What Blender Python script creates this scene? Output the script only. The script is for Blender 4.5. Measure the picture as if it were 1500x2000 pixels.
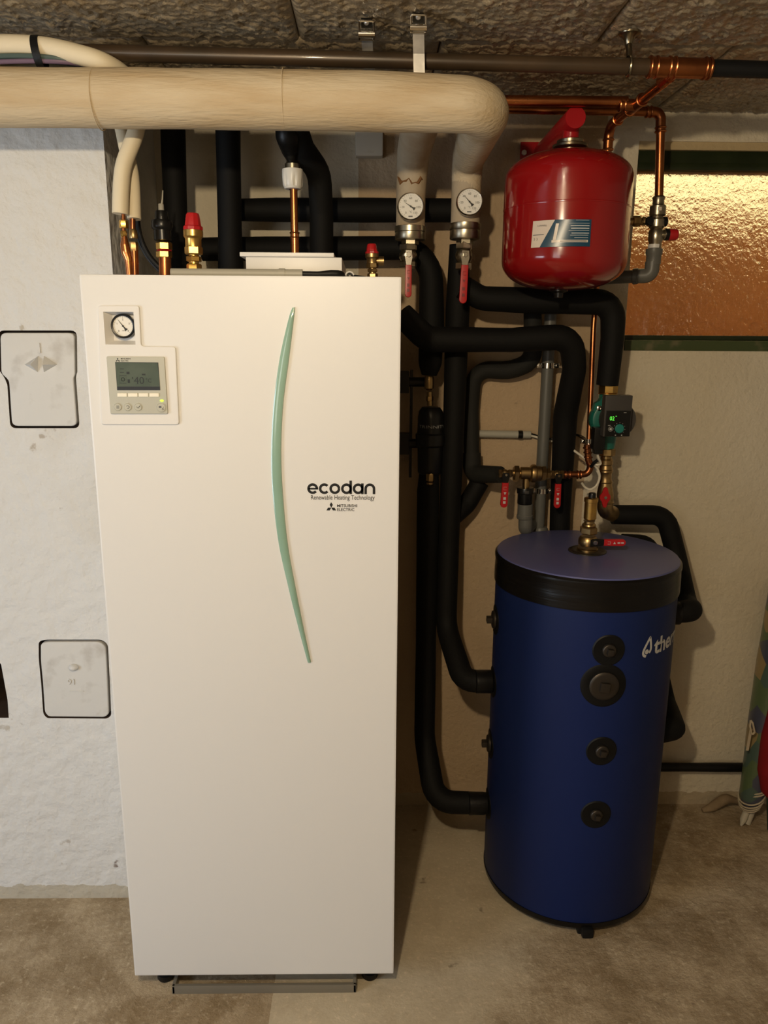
import bpy, bmesh, math, random
from mathutils import Vector, Matrix, noise

random.seed(7)
for o in list(bpy.data.objects):
    bpy.data.objects.remove(o, do_unlink=True)
S = bpy.context.scene
C = S.collection
PI = math.pi

# ------------------------------------------------------------------ camera
CAM = Vector((0.5381, -1.4872, 1.4960))
PITCH, YAW, ROLL, FOC = 0.2276, 0.0184, 0.0068, 1500.0      # focal length in pixels of the 1500 x 2000 frame
FWD = Vector((math.sin(YAW)*math.cos(PITCH), math.cos(YAW)*math.cos(PITCH), -math.sin(PITCH)))
_r0 = Vector((math.cos(YAW), -math.sin(YAW), 0)); _u0 = _r0.cross(FWD)
RGT = _r0*math.cos(ROLL) + _u0*math.sin(ROLL)
UPV = -_r0*math.sin(ROLL) + _u0*math.cos(ROLL)
cd = bpy.data.cameras.new('camera'); cam = bpy.data.objects.new('camera', cd); C.objects.link(cam)
M = Matrix((RGT, UPV, -FWD)).transposed().to_4x4(); M.translation = CAM
cam.matrix_world = M
cd.sensor_fit = 'VERTICAL'; cd.sensor_height = 36.0; cd.lens = 36.0*FOC/2000.0
cd.clip_start = 0.02
S.camera = cam

# ------------------------------------------------------------------ light and exposure
w = bpy.data.worlds.new('world'); S.world = w; w.use_nodes = True
w.node_tree.nodes['Background'].inputs[0].default_value = (1.0, 0.78, 0.40, 1)
w.node_tree.nodes['Background'].inputs[1].default_value = 1.2
S.view_settings.view_transform = 'Standard'; S.view_settings.look = 'None'
S.view_settings.exposure = 0.42; S.view_settings.gamma = 1.0
S.view_settings.use_curve_mapping = False
def light(name, kind, loc, energy, col, aim=None, **kw):
    d = bpy.data.lights.new(name, kind); d.energy = energy; d.color = col
    for k, v in kw.items(): setattr(d, k, v)
    o = bpy.data.objects.new(name, d); C.objects.link(o); o.location = loc
    if aim is not None:
        o.rotation_euler = (Vector(aim)-Vector(loc)).to_track_quat('-Z', 'Y').to_euler()
    return o
BULB = (0.315, -1.40, 1.90)
light('bulb_light', 'POINT', BULB, 46.0, (1.0, 0.80, 0.53), shadow_soft_size=0.028)
light('daylight_rear_window', 'AREA', (-0.75, -3.06, 1.35), 5.0, (0.80, 0.88, 1.0), aim=(-0.75, 0, 1.35), shape='RECTANGLE', size=0.9, size_y=0.8)
light('daylight_side_window', 'AREA', (-1.86, -1.45, 0.95), 25.0, (0.68, 0.82, 1.0), aim=(0.0, -0.60, 0.50), shape='RECTANGLE', size=0.9, size_y=1.1)

# ------------------------------------------------------------------ pixel helpers (distance always from a wall, floor or plane)
def ray(px, py): return FWD + RGT*((px-750)/FOC) - UPV*((py-1000)/FOC)
def P(px, py, Y):
    d = ray(px, py); return CAM + d*((Y-CAM.y)/d.y)
def PZ(px, py, z):
    d = ray(px, py); return CAM + d*((z-CAM.z)/d.z)
def PS(pts): return [P(*p) for p in pts]

# ------------------------------------------------------------------ materials
MATS = {}
def mat(name, col, rough=0.5, metal=0.0, col2=None, nscale=8.0, bump=0.0, bscale=60.0, stretch=(1,1,1), detail=6.0,
        lo=0.35, hi=0.65, coat=0.0, emit=None, estr=0.0, trans=0.0, ior=1.45, spec=0.5, rvar=0.0, bdist=0.01):
    m = bpy.data.materials.new(name); m.use_nodes = True
    nt = m.node_tree; N = nt.nodes; L = nt.links; b = N['Principled BSDF']
    b.inputs['Base Color'].default_value = (*col, 1); b.inputs['Roughness'].default_value = rough
    b.inputs['Metallic'].default_value = metal; b.inputs['Coat Weight'].default_value = coat
    b.inputs['Coat Roughness'].default_value = 0.06
    b.inputs['Transmission Weight'].default_value = trans; b.inputs['IOR'].default_value = ior
    b.inputs['Specular IOR Level'].default_value = spec
    if emit: b.inputs['Emission Color'].default_value = (*emit, 1); b.inputs['Emission Strength'].default_value = estr
    tc = N.new('ShaderNodeTexCoord'); mp = N.new('ShaderNodeMapping'); L.new(tc.outputs['Object'], mp.inputs[0])
    mp.inputs['Scale'].default_value = stretch
    if col2 or rvar:
        n = N.new('ShaderNodeTexNoise'); n.inputs['Scale'].default_value = nscale; n.inputs['Detail'].default_value = detail; n.inputs['Roughness'].default_value = 0.70 if detail > 10 else 0.5
        L.new(mp.outputs[0], n.inputs['Vector'])
        r = N.new('ShaderNodeMapRange'); r.inputs['From Min'].default_value = lo; r.inputs['From Max'].default_value = hi
        L.new(n.outputs['Fac'], r.inputs['Value'])
        if col2:
            x = N.new('ShaderNodeMix'); x.data_type = 'RGBA'; x.inputs['A'].default_value = (*col, 1); x.inputs['B'].default_value = (*col2, 1)
            L.new(r.outputs[0], x.inputs['Factor']); L.new(x.outputs['Result'], b.inputs['Base Color'])
            x.name = 'colmix'
        if rvar:
            r2 = N.new('ShaderNodeMapRange'); r2.inputs['To Min'].default_value = rough; r2.inputs['To Max'].default_value = rough+rvar
            L.new(n.outputs['Fac'], r2.inputs['Value']); L.new(r2.outputs[0], b.inputs['Roughness'])
    if bump:
        n2 = N.new('ShaderNodeTexNoise'); n2.inputs['Scale'].default_value = bscale; n2.inputs['Detail'].default_value = 5
        L.new(mp.outputs[0], n2.inputs['Vector'])
        bp = N.new('ShaderNodeBump'); bp.inputs['Strength'].default_value = bump; bp.inputs['Distance'].default_value = bdist
        L.new(n2.outputs['Fac'], bp.inputs['Height']); L.new(bp.outputs[0], b.inputs['Normal'])
        bp.name = 'bump'
    MATS[name] = m
    return m

mat('cabinet_white', (0.66, 0.655, 0.64), 0.38, bump=0.03, bscale=700, bdist=0.001)
mat('plastic_white', (0.66, 0.65, 0.63), 0.4)
mat('gauge_white', (0.68, 0.66, 0.60), 0.35)
mat('controller_grey', (0.42, 0.415, 0.35), 0.4)
mat('button_cream', (0.78, 0.74, 0.62), 0.4)
mat('lcd', (0.055, 0.075, 0.055), 0.30, spec=0.2, col2=(0.075, 0.095, 0.07), nscale=30)
mat('lcd_ink', (0.008, 0.011, 0.008), 0.4)
mat('led_green', (0.3, 0.8, 0.05), 0.4, emit=(0.55, 1.0, 0.03), estr=1.6)
mat('green_digits', (0.1, 0.8, 0.1), 0.4, emit=(0.12, 1.0, 0.06), estr=1.1)
mat('ink_black', (0.006, 0.006, 0.006), 0.45)
mat('ink_grey', (0.10, 0.10, 0.10), 0.45)
mat('ink_white', (0.72, 0.72, 0.70), 0.5)
mat('filter_ink', (0.30, 0.30, 0.29), 0.5)
mat('blade_green', (0.20, 0.33, 0.255), 0.16, coat=0.5, col2=(0.26, 0.40, 0.32), nscale=5)
mat('foam_black', (0.0042, 0.0042, 0.004), 0.7, bump=0.25, bscale=420, bdist=0.002, spec=0.22)
mat('foam_grey', (0.016, 0.016, 0.0145), 0.7, bump=0.25, bscale=420, bdist=0.002, spec=0.22)
mat('tape_black', (0.005, 0.005, 0.005), 0.4, spec=0.3, bump=0.3, bscale=60, bdist=0.004)
mat('plastic_black', (0.006, 0.006, 0.006), 0.3, spec=0.4)
mat('plastic_dark', (0.040, 0.037, 0.035), 0.42)
mat('rubber_black', (0.006, 0.006, 0.006), 0.5, spec=0.3)
mat('jacket', (0.52, 0.425, 0.285), 0.75, col2=(0.41, 0.29, 0.15), nscale=6, stretch=(0.7, 4, 4), bump=0.55, bscale=42, bdist=0.004, lo=0.42, hi=0.80)
mat('jacket_leg', (0.42, 0.345, 0.24), 0.75, col2=(0.31, 0.225, 0.135), nscale=9, bump=0.3, bscale=120, bdist=0.003)
mat('stain_brown', (0.16, 0.07, 0.02), 0.7)
mat('white_foam', (0.66, 0.58, 0.42), 0.6, bump=0.05, bscale=300, bdist=0.001)
mat('cable_purple', (0.15, 0.10, 0.15), 0.4)
mat('cable_green', (0.06, 0.09, 0.08), 0.4)
mat('cable_white', (0.62, 0.58, 0.48), 0.42)
mat('copper', (0.62, 0.235, 0.085), 0.20, 1.0, col2=(0.34, 0.12, 0.045), nscale=14, rvar=0.18)
mat('copper_dull', (0.40, 0.14, 0.055), 0.26, 1.0, col2=(0.22, 0.08, 0.035), nscale=30, rvar=0.15)
mat('brass', (0.66, 0.42, 0.11), 0.24, 1.0, col2=(0.48, 0.30, 0.10), nscale=40, rvar=0.15)
mat('brass_dark', (0.46, 0.32, 0.145), 0.28, 1.0, col2=(0.31, 0.21, 0.095), nscale=40, rvar=0.15)
mat('nickel', (0.46, 0.41, 0.31), 0.24, 1.0, col2=(0.30, 0.27, 0.20), nscale=40, rvar=0.15)
mat('chrome', (0.66, 0.63, 0.57), 0.16, 1.0)
mat('galvanised', (0.62, 0.60, 0.55), 0.38, 0.75, col2=(0.45, 0.43, 0.40), nscale=40)
mat('steel_bar', (0.22, 0.20, 0.16), 0.4, 0.35)
mat('steel_brown', (0.060, 0.036, 0.018), 0.38, 0.2, col2=(0.040, 0.026, 0.014), nscale=12, coat=0.2)
mat('tin_dark', (0.26, 0.22, 0.15), 0.28, 1.0)
mat('red_paint', (0.225, 0.004, 0.005), 0.16, coat=0.5, spec=0.5)
mat('red_bracket', (0.30, 0.007, 0.010), 0.28, coat=0.2)
mat('red_ink', (0.16, 0.006, 0.008), 0.4)
mat('red_plastic', (0.40, 0.010, 0.013), 0.34)
mat('red_cloth', (0.24, 0.003, 0.008), 0.8)
mat('label_blue', (0.010, 0.050, 0.090), 0.28)
mat('label_white', (0.58, 0.50, 0.42), 0.3)
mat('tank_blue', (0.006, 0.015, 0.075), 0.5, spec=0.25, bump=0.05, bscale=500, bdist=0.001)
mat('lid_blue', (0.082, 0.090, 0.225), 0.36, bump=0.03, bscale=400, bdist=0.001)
mat('band_black', (0.0045, 0.004, 0.0038), 0.30, spec=0.35, bump=0.12, bscale=14, stretch=(0.4,0.4,6), bdist=0.01)
mat('plug_dark', (0.050, 0.042, 0.034), 0.4, 0.7)
mat('port_dark', (0.004, 0.004, 0.004), 0.5, spec=0.25)
mat('sticker_grey', (0.48, 0.48, 0.47), 0.4)
mat('pvc_grey', (0.105, 0.105, 0.095), 0.42)
mat('conduit_grey', (0.36, 0.35, 0.30), 0.45)
mat('box_grey', (0.52, 0.46, 0.36), 0.5)
mat('pump_teal', (0.010, 0.120, 0.092), 0.36, coat=0.15)
mat('dial_teal', (0.010, 0.16, 0.14), 0.4)
mat('window_green', (0.010, 0.016, 0.005), 0.28, col2=(0.018, 0.026, 0.009), nscale=12, bump=0.2, bscale=12)
mat('sill_green', (0.045, 0.062, 0.020), 0.4, col2=(0.11, 0.10, 0.05), nscale=22, lo=0.55, hi=0.7)
mat('hole_soot', (0.05, 0.028, 0.016), 0.9, col2=(0.02, 0.012, 0.008), nscale=20)
mat('groove_brown', (0.05, 0.03, 0.018), 0.9)  # plain dark brown inside the hatch gaps and behind the ceiling panels
mat('hatch', (0.58, 0.57, 0.54), 0.55, col2=(0.36, 0.33, 0.29), nscale=14, lo=0.54, hi=0.78, bump=0.25, bscale=40, bdist=0.004)
mat('lintel_beige', (0.44, 0.34, 0.19), 0.8, bump=0.3, bscale=60)
mat('rag', (0.26, 0.19, 0.11), 0.95, col2=(0.15, 0.10, 0.055), nscale=14, bump=0.5, bscale=40)
mat('ribbon', (0.46, 0.39, 0.28), 0.6)
mat('pole_white', (0.44, 0.40, 0.31), 0.5)
mat('pole_green', (0.03, 0.045, 0.03), 0.5)
mat('shaft_brick', (0.55, 0.24, 0.085), 0.9, col2=(0.34, 0.15, 0.06), nscale=5)
mat('bulb_holder', (0.6, 0.58, 0.52), 0.4)
mat('stud_dark', (0.02, 0.018, 0.014), 0.4, 0.6)

def special_materials():
    # painted plaster: bump at two scales, stains
    def plaster(name, base, stain, bump=0.35, scale=26, zones=None, peel=None, peelz=None, spots=None):
        m = mat(name, base, 0.72, col2=stain, nscale=3.2, lo=0.58, hi=0.90, bump=bump, bscale=scale, bdist=0.010, spec=0.3)
        nt = m.node_tree; N = nt.nodes; L = nt.links; b = N['Principled BSDF']
        tc = N.new('ShaderNodeTexCoord'); sep = N.new('ShaderNodeSeparateXYZ'); L.new(tc.outputs['Object'], sep.inputs[0])
        cur = N['colmix'].outputs['Result']
        nz = N.new('ShaderNodeTexNoise'); nz.inputs['Scale'].default_value = 30; nz.inputs['Detail'].default_value = 8
        L.new(tc.outputs['Object'], nz.inputs['Vector'])
        def mix(fac, col, cur):
            x = N.new('ShaderNodeMix'); x.data_type = 'RGBA'; x.inputs['B'].default_value = (*col, 1)
            L.new(fac, x.inputs['Factor']); L.new(cur, x.inputs['A']); return x.outputs['Result']
        def mth(op, a, v):
            q = N.new('ShaderNodeMath'); q.operation = op
            if hasattr(a, 'node'): L.new(a, q.inputs[0])
            else: q.inputs[0].default_value = a
            if hasattr(v, 'node'): L.new(v, q.inputs[1])
            else: q.inputs[1].default_value = v
            return q.outputs[0]
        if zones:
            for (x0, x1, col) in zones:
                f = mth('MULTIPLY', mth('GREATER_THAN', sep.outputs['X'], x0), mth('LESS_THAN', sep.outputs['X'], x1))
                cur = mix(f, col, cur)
        # small dark specks and scuffs
        nf = N.new('ShaderNodeTexNoise'); nf.inputs['Scale'].default_value = 11; nf.inputs['Detail'].default_value = 9; nf.inputs['Roughness'].default_value = 0.7
        L.new(tc.outputs['Object'], nf.inputs['Vector'])
        sp = N.new('ShaderNodeMapRange'); sp.inputs['From Min'].default_value = 0.68; sp.inputs['From Max'].default_value = 0.74
        L.new(nf.outputs['Fac'], sp.inputs['Value'])
        cur = mix(mth('MULTIPLY', sp.outputs[0], 0.55), (0.20, 0.15, 0.10), cur)
        for (pos, rad, col, th) in (spots or []):
            vd = N.new('ShaderNodeVectorMath'); vd.operation = 'DISTANCE'; L.new(tc.outputs['Object'], vd.inputs[0]); vd.inputs[1].default_value = pos
            fo_ = N.new('ShaderNodeMapRange'); fo_.inputs['From Min'].default_value = rad*0.35; fo_.inputs['From Max'].default_value = rad; fo_.inputs['To Min'].default_value = th; fo_.inputs['To Max'].default_value = -0.3
            L.new(vd.outputs['Value'], fo_.inputs['Value'])
            tot = mth('ADD', fo_.outputs[0], nz.outputs['Fac'])
            stp = N.new('ShaderNodeMapRange'); stp.inputs['From Min'].default_value = 0.62; stp.inputs['From Max'].default_value = 0.68; L.new(tot, stp.inputs['Value'])
            cur = mix(mth('MULTIPLY', stp.outputs[0], 0.8), col, cur)
        if peel is not None:
            h = mth('ADD', sep.outputs['Z'], mth('MULTIPLY', mth('SUBTRACT', nz.outputs['Fac'], 0.5), 0.03))
            cur = mix(mth('LESS_THAN', h, peelz), peel, cur)
        L.new(cur, b.inputs['Base Color'])
        return m
    plaster('plaster_chimney', (0.63, 0.625, 0.605), (0.54, 0.51, 0.45), bump=1.0, peel=(0.46, 0.42, 0.34), peelz=0.040,
            spots=[(P(236, 1692, 0.32), 0.055, (0.14, 0.085, 0.06), 0.11), (P(85, 852, 0.32), 0.10, (0.36, 0.31, 0.25), 0.04), (P(80, 1590, 0.32), 0.07, (0.33, 0.35, 0.27), -0.02), (P(70, 640, 0.32), 0.09, (0.42, 0.37, 0.29), 0.03), (P(130, 1660, 0.32), 0.12, (0.42, 0.38, 0.33), -0.01), (P(10, 1410, 0.32), 0.09, (0.44, 0.40, 0.34), 0.04)])
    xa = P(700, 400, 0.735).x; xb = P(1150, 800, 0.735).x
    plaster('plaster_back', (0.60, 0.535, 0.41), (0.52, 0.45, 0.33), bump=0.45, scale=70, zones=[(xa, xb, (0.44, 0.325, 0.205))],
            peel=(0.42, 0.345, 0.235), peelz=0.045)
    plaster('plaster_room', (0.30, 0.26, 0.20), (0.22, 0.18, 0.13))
    # concrete floor with a smoother screed patch
    m = mat('concrete', (0.46, 0.37, 0.25), 0.85, col2=(0.26, 0.19, 0.11), nscale=7.5, detail=14, lo=0.42, hi=0.62, bump=0.9, bscale=24, bdist=0.012, spec=0.25)
    nt = m.node_tree; N = nt.nodes; L = nt.links; b = N['Principled BSDF']
    tc = N.new('ShaderNodeTexCoord')
    nd = N.new('ShaderNodeTexNoise'); nd.inputs['Scale'].default_value = 5; nd.inputs['Detail'].default_value = 8
    L.new(tc.outputs['Object'], nd.inputs['Vector'])
    sep = N.new('ShaderNodeSeparateXYZ'); L.new(tc.outputs['Object'], sep.inputs[0])
    def mth(op, a, v=None):
        q = N.new('ShaderNodeMath'); q.operation = op
        for i, s in enumerate((a, v)):
            if s is None: continue
            if hasattr(s, 'node'): L.new(s, q.inputs[i])
            else: q.inputs[i].default_value = s
        return q.outputs[0]
    wob = mth('MULTIPLY', mth('SUBTRACT', nd.outputs['Fac'], 0.5), 0.30)
    # patch: right edge runs obliquely from in front of the buffer tank
    e = mth('ADD', mth('SUBTRACT', sep.outputs['X'], mth('MULTIPLY', sep.outputs['Y'], 0.55)), wob)
    inx = mth('MULTIPLY', mth('GREATER_THAN', sep.outputs['X'], 0.315), 1.0)
    sm = N.new('ShaderNodeMapRange'); sm.inputs['From Min'].default_value = 0.80; sm.inputs['From Max'].default_value = 0.95
    sm.inputs['To Min'].default_value = 1.0; sm.inputs['To Max'].default_value = 0.0; L.new(e, sm.inputs['Value'])
    fac = mth('MULTIPLY', mth('MULTIPLY', inx, sm.outputs[0]), 0.85)
    x = N.new('ShaderNodeMix'); x.data_type = 'RGBA'; x.inputs['B'].default_value = (0.50, 0.435, 0.32, 1)
    L.new(N['colmix'].outputs['Result'], x.inputs['A']); L.new(fac, x.inputs['Factor'])
    # fine grit
    ng = N.new('ShaderNodeTexNoise'); ng.inputs['Scale'].default_value = 90; ng.inputs['Detail'].default_value = 6
    L.new(tc.outputs['Object'], ng.inputs['Vector'])
    g = N.new('ShaderNodeMapRange'); g.inputs['From Min'].default_value = 0.56; g.inputs['From Max'].default_value = 0.72; g.inputs['To Max'].default_value = 0.5
    L.new(ng.outputs['Fac'], g.inputs['Value'])
    x2 = N.new('ShaderNodeMix'); x2.data_type = 'RGBA'; x2.inputs['B'].default_value = (0.70, 0.59, 0.43, 1)
    L.new(x.outputs['Result'], x2.inputs['A']); L.new(g.outputs[0], x2.inputs['Factor'])
    nb = N.new('ShaderNodeTexNoise'); nb.inputs['Scale'].default_value = 5.0; nb.inputs['Detail'].default_value = 15; nb.inputs['Roughness'].default_value = 0.80
    L.new(tc.outputs['Object'], nb.inputs['Vector'])
    rb = N.new('ShaderNodeMapRange'); rb.inputs['From Min'].default_value = 0.46; rb.inputs['From Max'].default_value = 0.60; rb.inputs['To Max'].default_value = 0.62
    L.new(nb.outputs['Fac'], rb.inputs['Value'])
    x3 = N.new('ShaderNodeMix'); x3.data_type = 'RGBA'; x3.inputs['B'].default_value = (0.24, 0.175, 0.10, 1)
    L.new(x2.outputs['Result'], x3.inputs['A']); L.new(mth('MULTIPLY', rb.outputs[0], mth('SUBTRACT', 1.0, mth('MULTIPLY', fac, 0.75))), x3.inputs['Factor'])
    N['Noise Texture.001'].inputs['Detail'].default_value = 12; N['Noise Texture.001'].inputs['Roughness'].default_value = 0.68
    # a few dark pits and stains
    np_ = N.new('ShaderNodeTexNoise'); np_.inputs['Scale'].default_value = 17; np_.inputs['Detail'].default_value = 4
    L.new(tc.outputs['Object'], np_.inputs['Vector'])
    rp = N.new('ShaderNodeMapRange'); rp.inputs['From Min'].default_value = 0.70; rp.inputs['From Max'].default_value = 0.75; rp.inputs['To Max'].default_value = 0.7
    L.new(np_.outputs['Fac'], rp.inputs['Value'])
    x4 = N.new('ShaderNodeMix'); x4.data_type = 'RGBA'; x4.inputs['B'].default_value = (0.12, 0.095, 0.065, 1)
    L.new(x3.outputs['Result'], x4.inputs['A']); L.new(rp.outputs[0], x4.inputs['Factor'])
    L.new(x4.outputs['Result'], b.inputs['Base Color'])
    L.new(mth('SUBTRACT', 0.80, mth('MULTIPLY', fac, 0.6)), N['bump'].inputs['Strength'])
    # ceiling: glossy embossed bark-like panels
    m = mat('ceiling_bark', (0.31, 0.25, 0.165), 0.24, coat=0.6, col2=(0.20, 0.15, 0.09), nscale=6, bump=0.5, bscale=160, bdist=0.004, spec=0.6, rvar=0.15)
    # embossed cathedral glass
    m = mat('cathedral_glass', (1.0, 0.93, 0.80), 0.10, trans=1.0, ior=1.45, bump=1.0, bscale=42, bdist=0.012)
    # printed fabric of the wrapped bundle
    m = mat('print_fabric', (0.055, 0.06, 0.10), 0.35, coat=0.35, bump=0.2, bscale=20)
    nt = m.node_tree; N = nt.nodes; L = nt.links; b = N['Principled BSDF']
    tc = N.new('ShaderNodeTexCoord'); v = N.new('ShaderNodeTexVoronoi'); v.inputs['Scale'].default_value = 14
    L.new(tc.outputs['Object'], v.inputs['Vector'])
    sc = N.new('ShaderNodeSeparateColor'); L.new(v.outputs['Color'], sc.inputs[0])
    cr = N.new('ShaderNodeValToRGB'); cr.color_ramp.interpolation = 'CONSTANT'
    els = cr.color_ramp.elements
    els[0].position = 0; els[0].color = (0.060, 0.066, 0.10, 1)
    els[1].position = 0.35; els[1].color = (0.09, 0.13, 0.06, 1)
    q = els.new(0.62); q.color = (0.07, 0.11, 0.09, 1)
    q = els.new(0.86); q.color = (0.27, 0.20, 0.09, 1)
    L.new(sc.outputs[0], cr.inputs[0]); L.new(cr.outputs[0], b.inputs['Base Color'])
special_materials()

# ------------------------------------------------------------------ mesh builder
def frame(d, ref=None):
    d = Vector(d).normalized()
    if ref is None: ref = Vector((0, 0, 1)) if abs(d.z) < 0.9 else Vector((1, 0, 0))
    u = (Vector(ref) - d*d.dot(Vector(ref))).normalized(); v = d.cross(u)
    return u, v, d
def fillet(pts, bend):
    pts = [Vector(p) for p in pts]; out = [(pts[0], 0.0)]
    n = len(pts)
    for i in range(1, n-1):
        a, b, c = pts[i-1], pts[i], pts[i+1]
        d1 = (a-b); d2 = (c-b); l1, l2 = d1.length, d2.length
        d1.normalize(); d2.normalize(); ang = d1.angle(d2)
        if ang > PI-0.03: out.append((b, float(i))); continue
        bb = bend[i] if isinstance(bend, (list, tuple)) else bend
        t = min(bb/math.tan(ang/2), 0.49*l1, 0.49*l2); r = t*math.tan(ang/2)
        if t < 1e-6: out.append((b, float(i))); continue
        s, e = b+d1*t, b+d2*t
        cen = b + (d1+d2).normalized()*(r/math.sin(ang/2))
        k = max(3, int((PI-ang)/0.22))
        vs, ve = s-cen, e-cen; tot = vs.angle(ve); ax = vs.cross(ve).normalized()
        for j in range(k+1):
            f = j/k
            out.append((cen + Matrix.Rotation(tot*f, 3, ax) @ vs, i-t/l1*(1-f) + t/l2*f if True else i))
    out.append((pts[-1], n-1.0))
    return out
class MB:
    def __init__(self): self.v = []; self.f = []
    def add(self, vs, fs):
        o = len(self.v); self.v += [Vector(x) for x in vs]; self.f += [tuple(i+o for i in f) for f in fs]; return self
    def tube(self, pts, rad, seg=18, bend=0.05, caps=True, wob=0.0, step=None, seed=0.0):
        path = fillet(pts, bend)
        if step:
            q = [path[0]]
            for (a, ta), (b, tb) in zip(path, path[1:]):
                k = max(1, int((b-a).length/step))
                for j in range(1, k+1): q.append((a.lerp(b, j/k), ta+(tb-ta)*j/k))
            path = q
        P_ = [p for p, _ in path]; T = [t for _, t in path]; n = len(P_)
        def R(t):
            if not isinstance(rad, (list, tuple)): return rad
            i = max(0, min(int(t), len(rad)-2)); f = t-i; return rad[i]*(1-f)+rad[i+1]*f
        tan = []
        for i in range(n):
            d = (P_[min(i+1, n-1)]-P_[max(i-1, 0)]); tan.append(d.normalized())
        u, v, d = frame(tan[0]); vs = []; fs = []; s = 0.0
        for i in range(n):
            if i:
                s += (P_[i]-P_[i-1]).length
                ax = tan[i-1].cross(tan[i])
                if ax.length > 1e-7:
                    rot = Matrix.Rotation(tan[i-1].angle(tan[i]), 3, ax.normalized()); u = rot @ u
                u = (u - tan[i]*tan[i].dot(u)).normalized()
            v = tan[i].cross(u); r = R(T[i])
            if wob: r *= 1 + wob*noise.noise(Vector((s*7+seed, seed*3.1, 0.5)))
            for k in range(seg):
                a = 2*PI*k/seg; vs.append(P_[i] + (u*math.cos(a)+v*math.sin(a))*r)
        for i in range(n-1):
            for k in range(seg):
                k2 = (k+1) % seg
                fs.append((i*seg+k, i*seg+k2, (i+1)*seg+k2, (i+1)*seg+k))
        if caps:
            fs.append(tuple(range(seg))[::-1]); fs.append(tuple((n-1)*seg+k for k in range(seg)))
        return self.add(vs, fs)
    def lathe(self, o, d, prof, seg=24, ref=None, arc=None):
        u, v, d = frame(d, ref); o = Vector(o); vs = []; fs = []; idx = []
        for (r, h) in prof:
            if r < 1e-6: idx.append([len(vs)]); vs.append(o+d*h)
            else:
                idx.append(list(range(len(vs), len(vs)+seg)))
                for k in range(seg):
                    a = 2*PI*k/seg; vs.append(o + d*h + (u*math.cos(a)+v*math.sin(a))*r)
        for A, B in zip(idx, idx[1:]):
            for k in range(seg):
                k2 = (k+1) % seg
                if len(A) == 1 and len(B) == 1: continue
                if len(A) == 1: fs.append((A[0], B[k2], B[k])[::-1])
                elif len(B) == 1: fs.append((A[k], A[k2], B[0]))
                else: fs.append((A[k], A[k2], B[k2], B[k]))
        if len(idx[0]) > 1: fs.append(tuple(idx[0])[::-1])
        if len(idx[-1]) > 1: fs.append(tuple(idx[-1]))
        return self.add(vs, fs)
    def hexn(self, o, d, r, h, n=6, ch=0.12, rot=0.0):
        u, v, d = frame(d); rt = Matrix.Rotation(rot, 3, d); u = rt @ u
        return self.lathe(o, d, [(r*(1-ch), 0), (r, h*0.14), (r, h*0.86), (r*(1-ch), h)], n, ref=u)
    def box(self, c, s, rot=None, bev=0.0):
        bm = bmesh.new(); bmesh.ops.create_cube(bm, size=1.0)
        for q in bm.verts: q.co = Vector((q.co.x*s[0], q.co.y*s[1], q.co.z*s[2]))
        if bev: bmesh.ops.bevel(bm, geom=bm.edges[:], offset=bev, segments=2, affect='EDGES', profile=0.7)
        if rot is not None: bmesh.ops.transform(bm, matrix=rot.to_4x4(), verts=bm.verts)
        bm.verts.index_update()
        self.add([q.co+Vector(c) for q in bm.verts], [tuple(q.index for q in f.verts) for f in bm.faces]); bm.free(); return self
    def prism(self, outline, depth, bev=0.0):
        # closed outline of 3D points (planar); extruded along depth vector
        depth = Vector(depth); bm = bmesh.new()
        vs = [bm.verts.new(p) for p in outline]; f = bm.faces.new(vs)
        bm.normal_update()
        if f.normal.dot(depth) > 0: f.normal_flip()
        r = bmesh.ops.extrude_face_region(bm, geom=[f])
        nv = [g for g in r['geom'] if isinstance(g, bmesh.types.BMVert)]
        bmesh.ops.translate(bm, verts=nv, vec=depth)
        if bev:
            top = set(nv); ed = [e for e in bm.edges if e.verts[0] in top and e.verts[1] in top]
            bmesh.ops.bevel(bm, geom=ed, offset=bev, segments=3, affect='EDGES', profile=0.6)
        bmesh.ops.recalc_face_normals(bm, faces=bm.faces)
        bm.verts.index_update()
        self.add([q.co for q in bm.verts], [tuple(q.index for q in g.verts) for g in bm.faces]); bm.free(); return self
    def sphere(self, c, r, sc=(1, 1, 1), seg=16):
        prof = [(0, -r)]+[(r*math.cos(a), r*math.sin(a)) for a in [PI*(-0.5+i/10) for i in range(1, 10)]]+[(0, r)]
        n0 = len(self.v); self.lathe((0, 0, 0), (0, 0, 1), prof, seg)
        for i in range(n0, len(self.v)):
            q = self.v[i]; self.v[i] = Vector((q.x*sc[0], q.y*sc[1], q.z*sc[2]))+Vector(c)
        return self
    def torus(self, c, d, R, r, seg=28, s2=10):
        u, v, d = frame(d); vs = []; fs = []
        for i in range(seg):
            a = 2*PI*i/seg; e = u*math.cos(a)+v*math.sin(a)
            for j in range(s2):
                b = 2*PI*j/s2; vs.append(Vector(c)+e*(R+r*math.cos(b))+d*(r*math.sin(b)))
        for i in range(seg):
            for j in range(s2):
                i2 = (i+1) % seg; j2 = (j+1) % s2; fs.append((i*s2+j, i2*s2+j, i2*s2+j2, i*s2+j2))
        return self.add(vs, fs)
    def build(self, name, m, parent=None, ang=35):
        me = bpy.data.meshes.new(name)
        if parent is not None: o0 = Vector(parent['_o'])
        else:
            xs = [q.x for q in self.v]; ys = [q.y for q in self.v]; zs = [q.z for q in self.v]
            o0 = Vector(((min(xs)+max(xs))/2, (min(ys)+max(ys))/2, min(zs)))
        me.from_pydata([q-o0 for q in self.v], [], self.f); me.validate(); me.update()
        bm = bmesh.new(); bm.from_mesh(me); bmesh.ops.recalc_face_normals(bm, faces=bm.faces); bm.to_mesh(me); bm.free()
        for p in me.polygons: p.use_smooth = True
        me.set_sharp_from_angle(angle=math.radians(ang))
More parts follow.
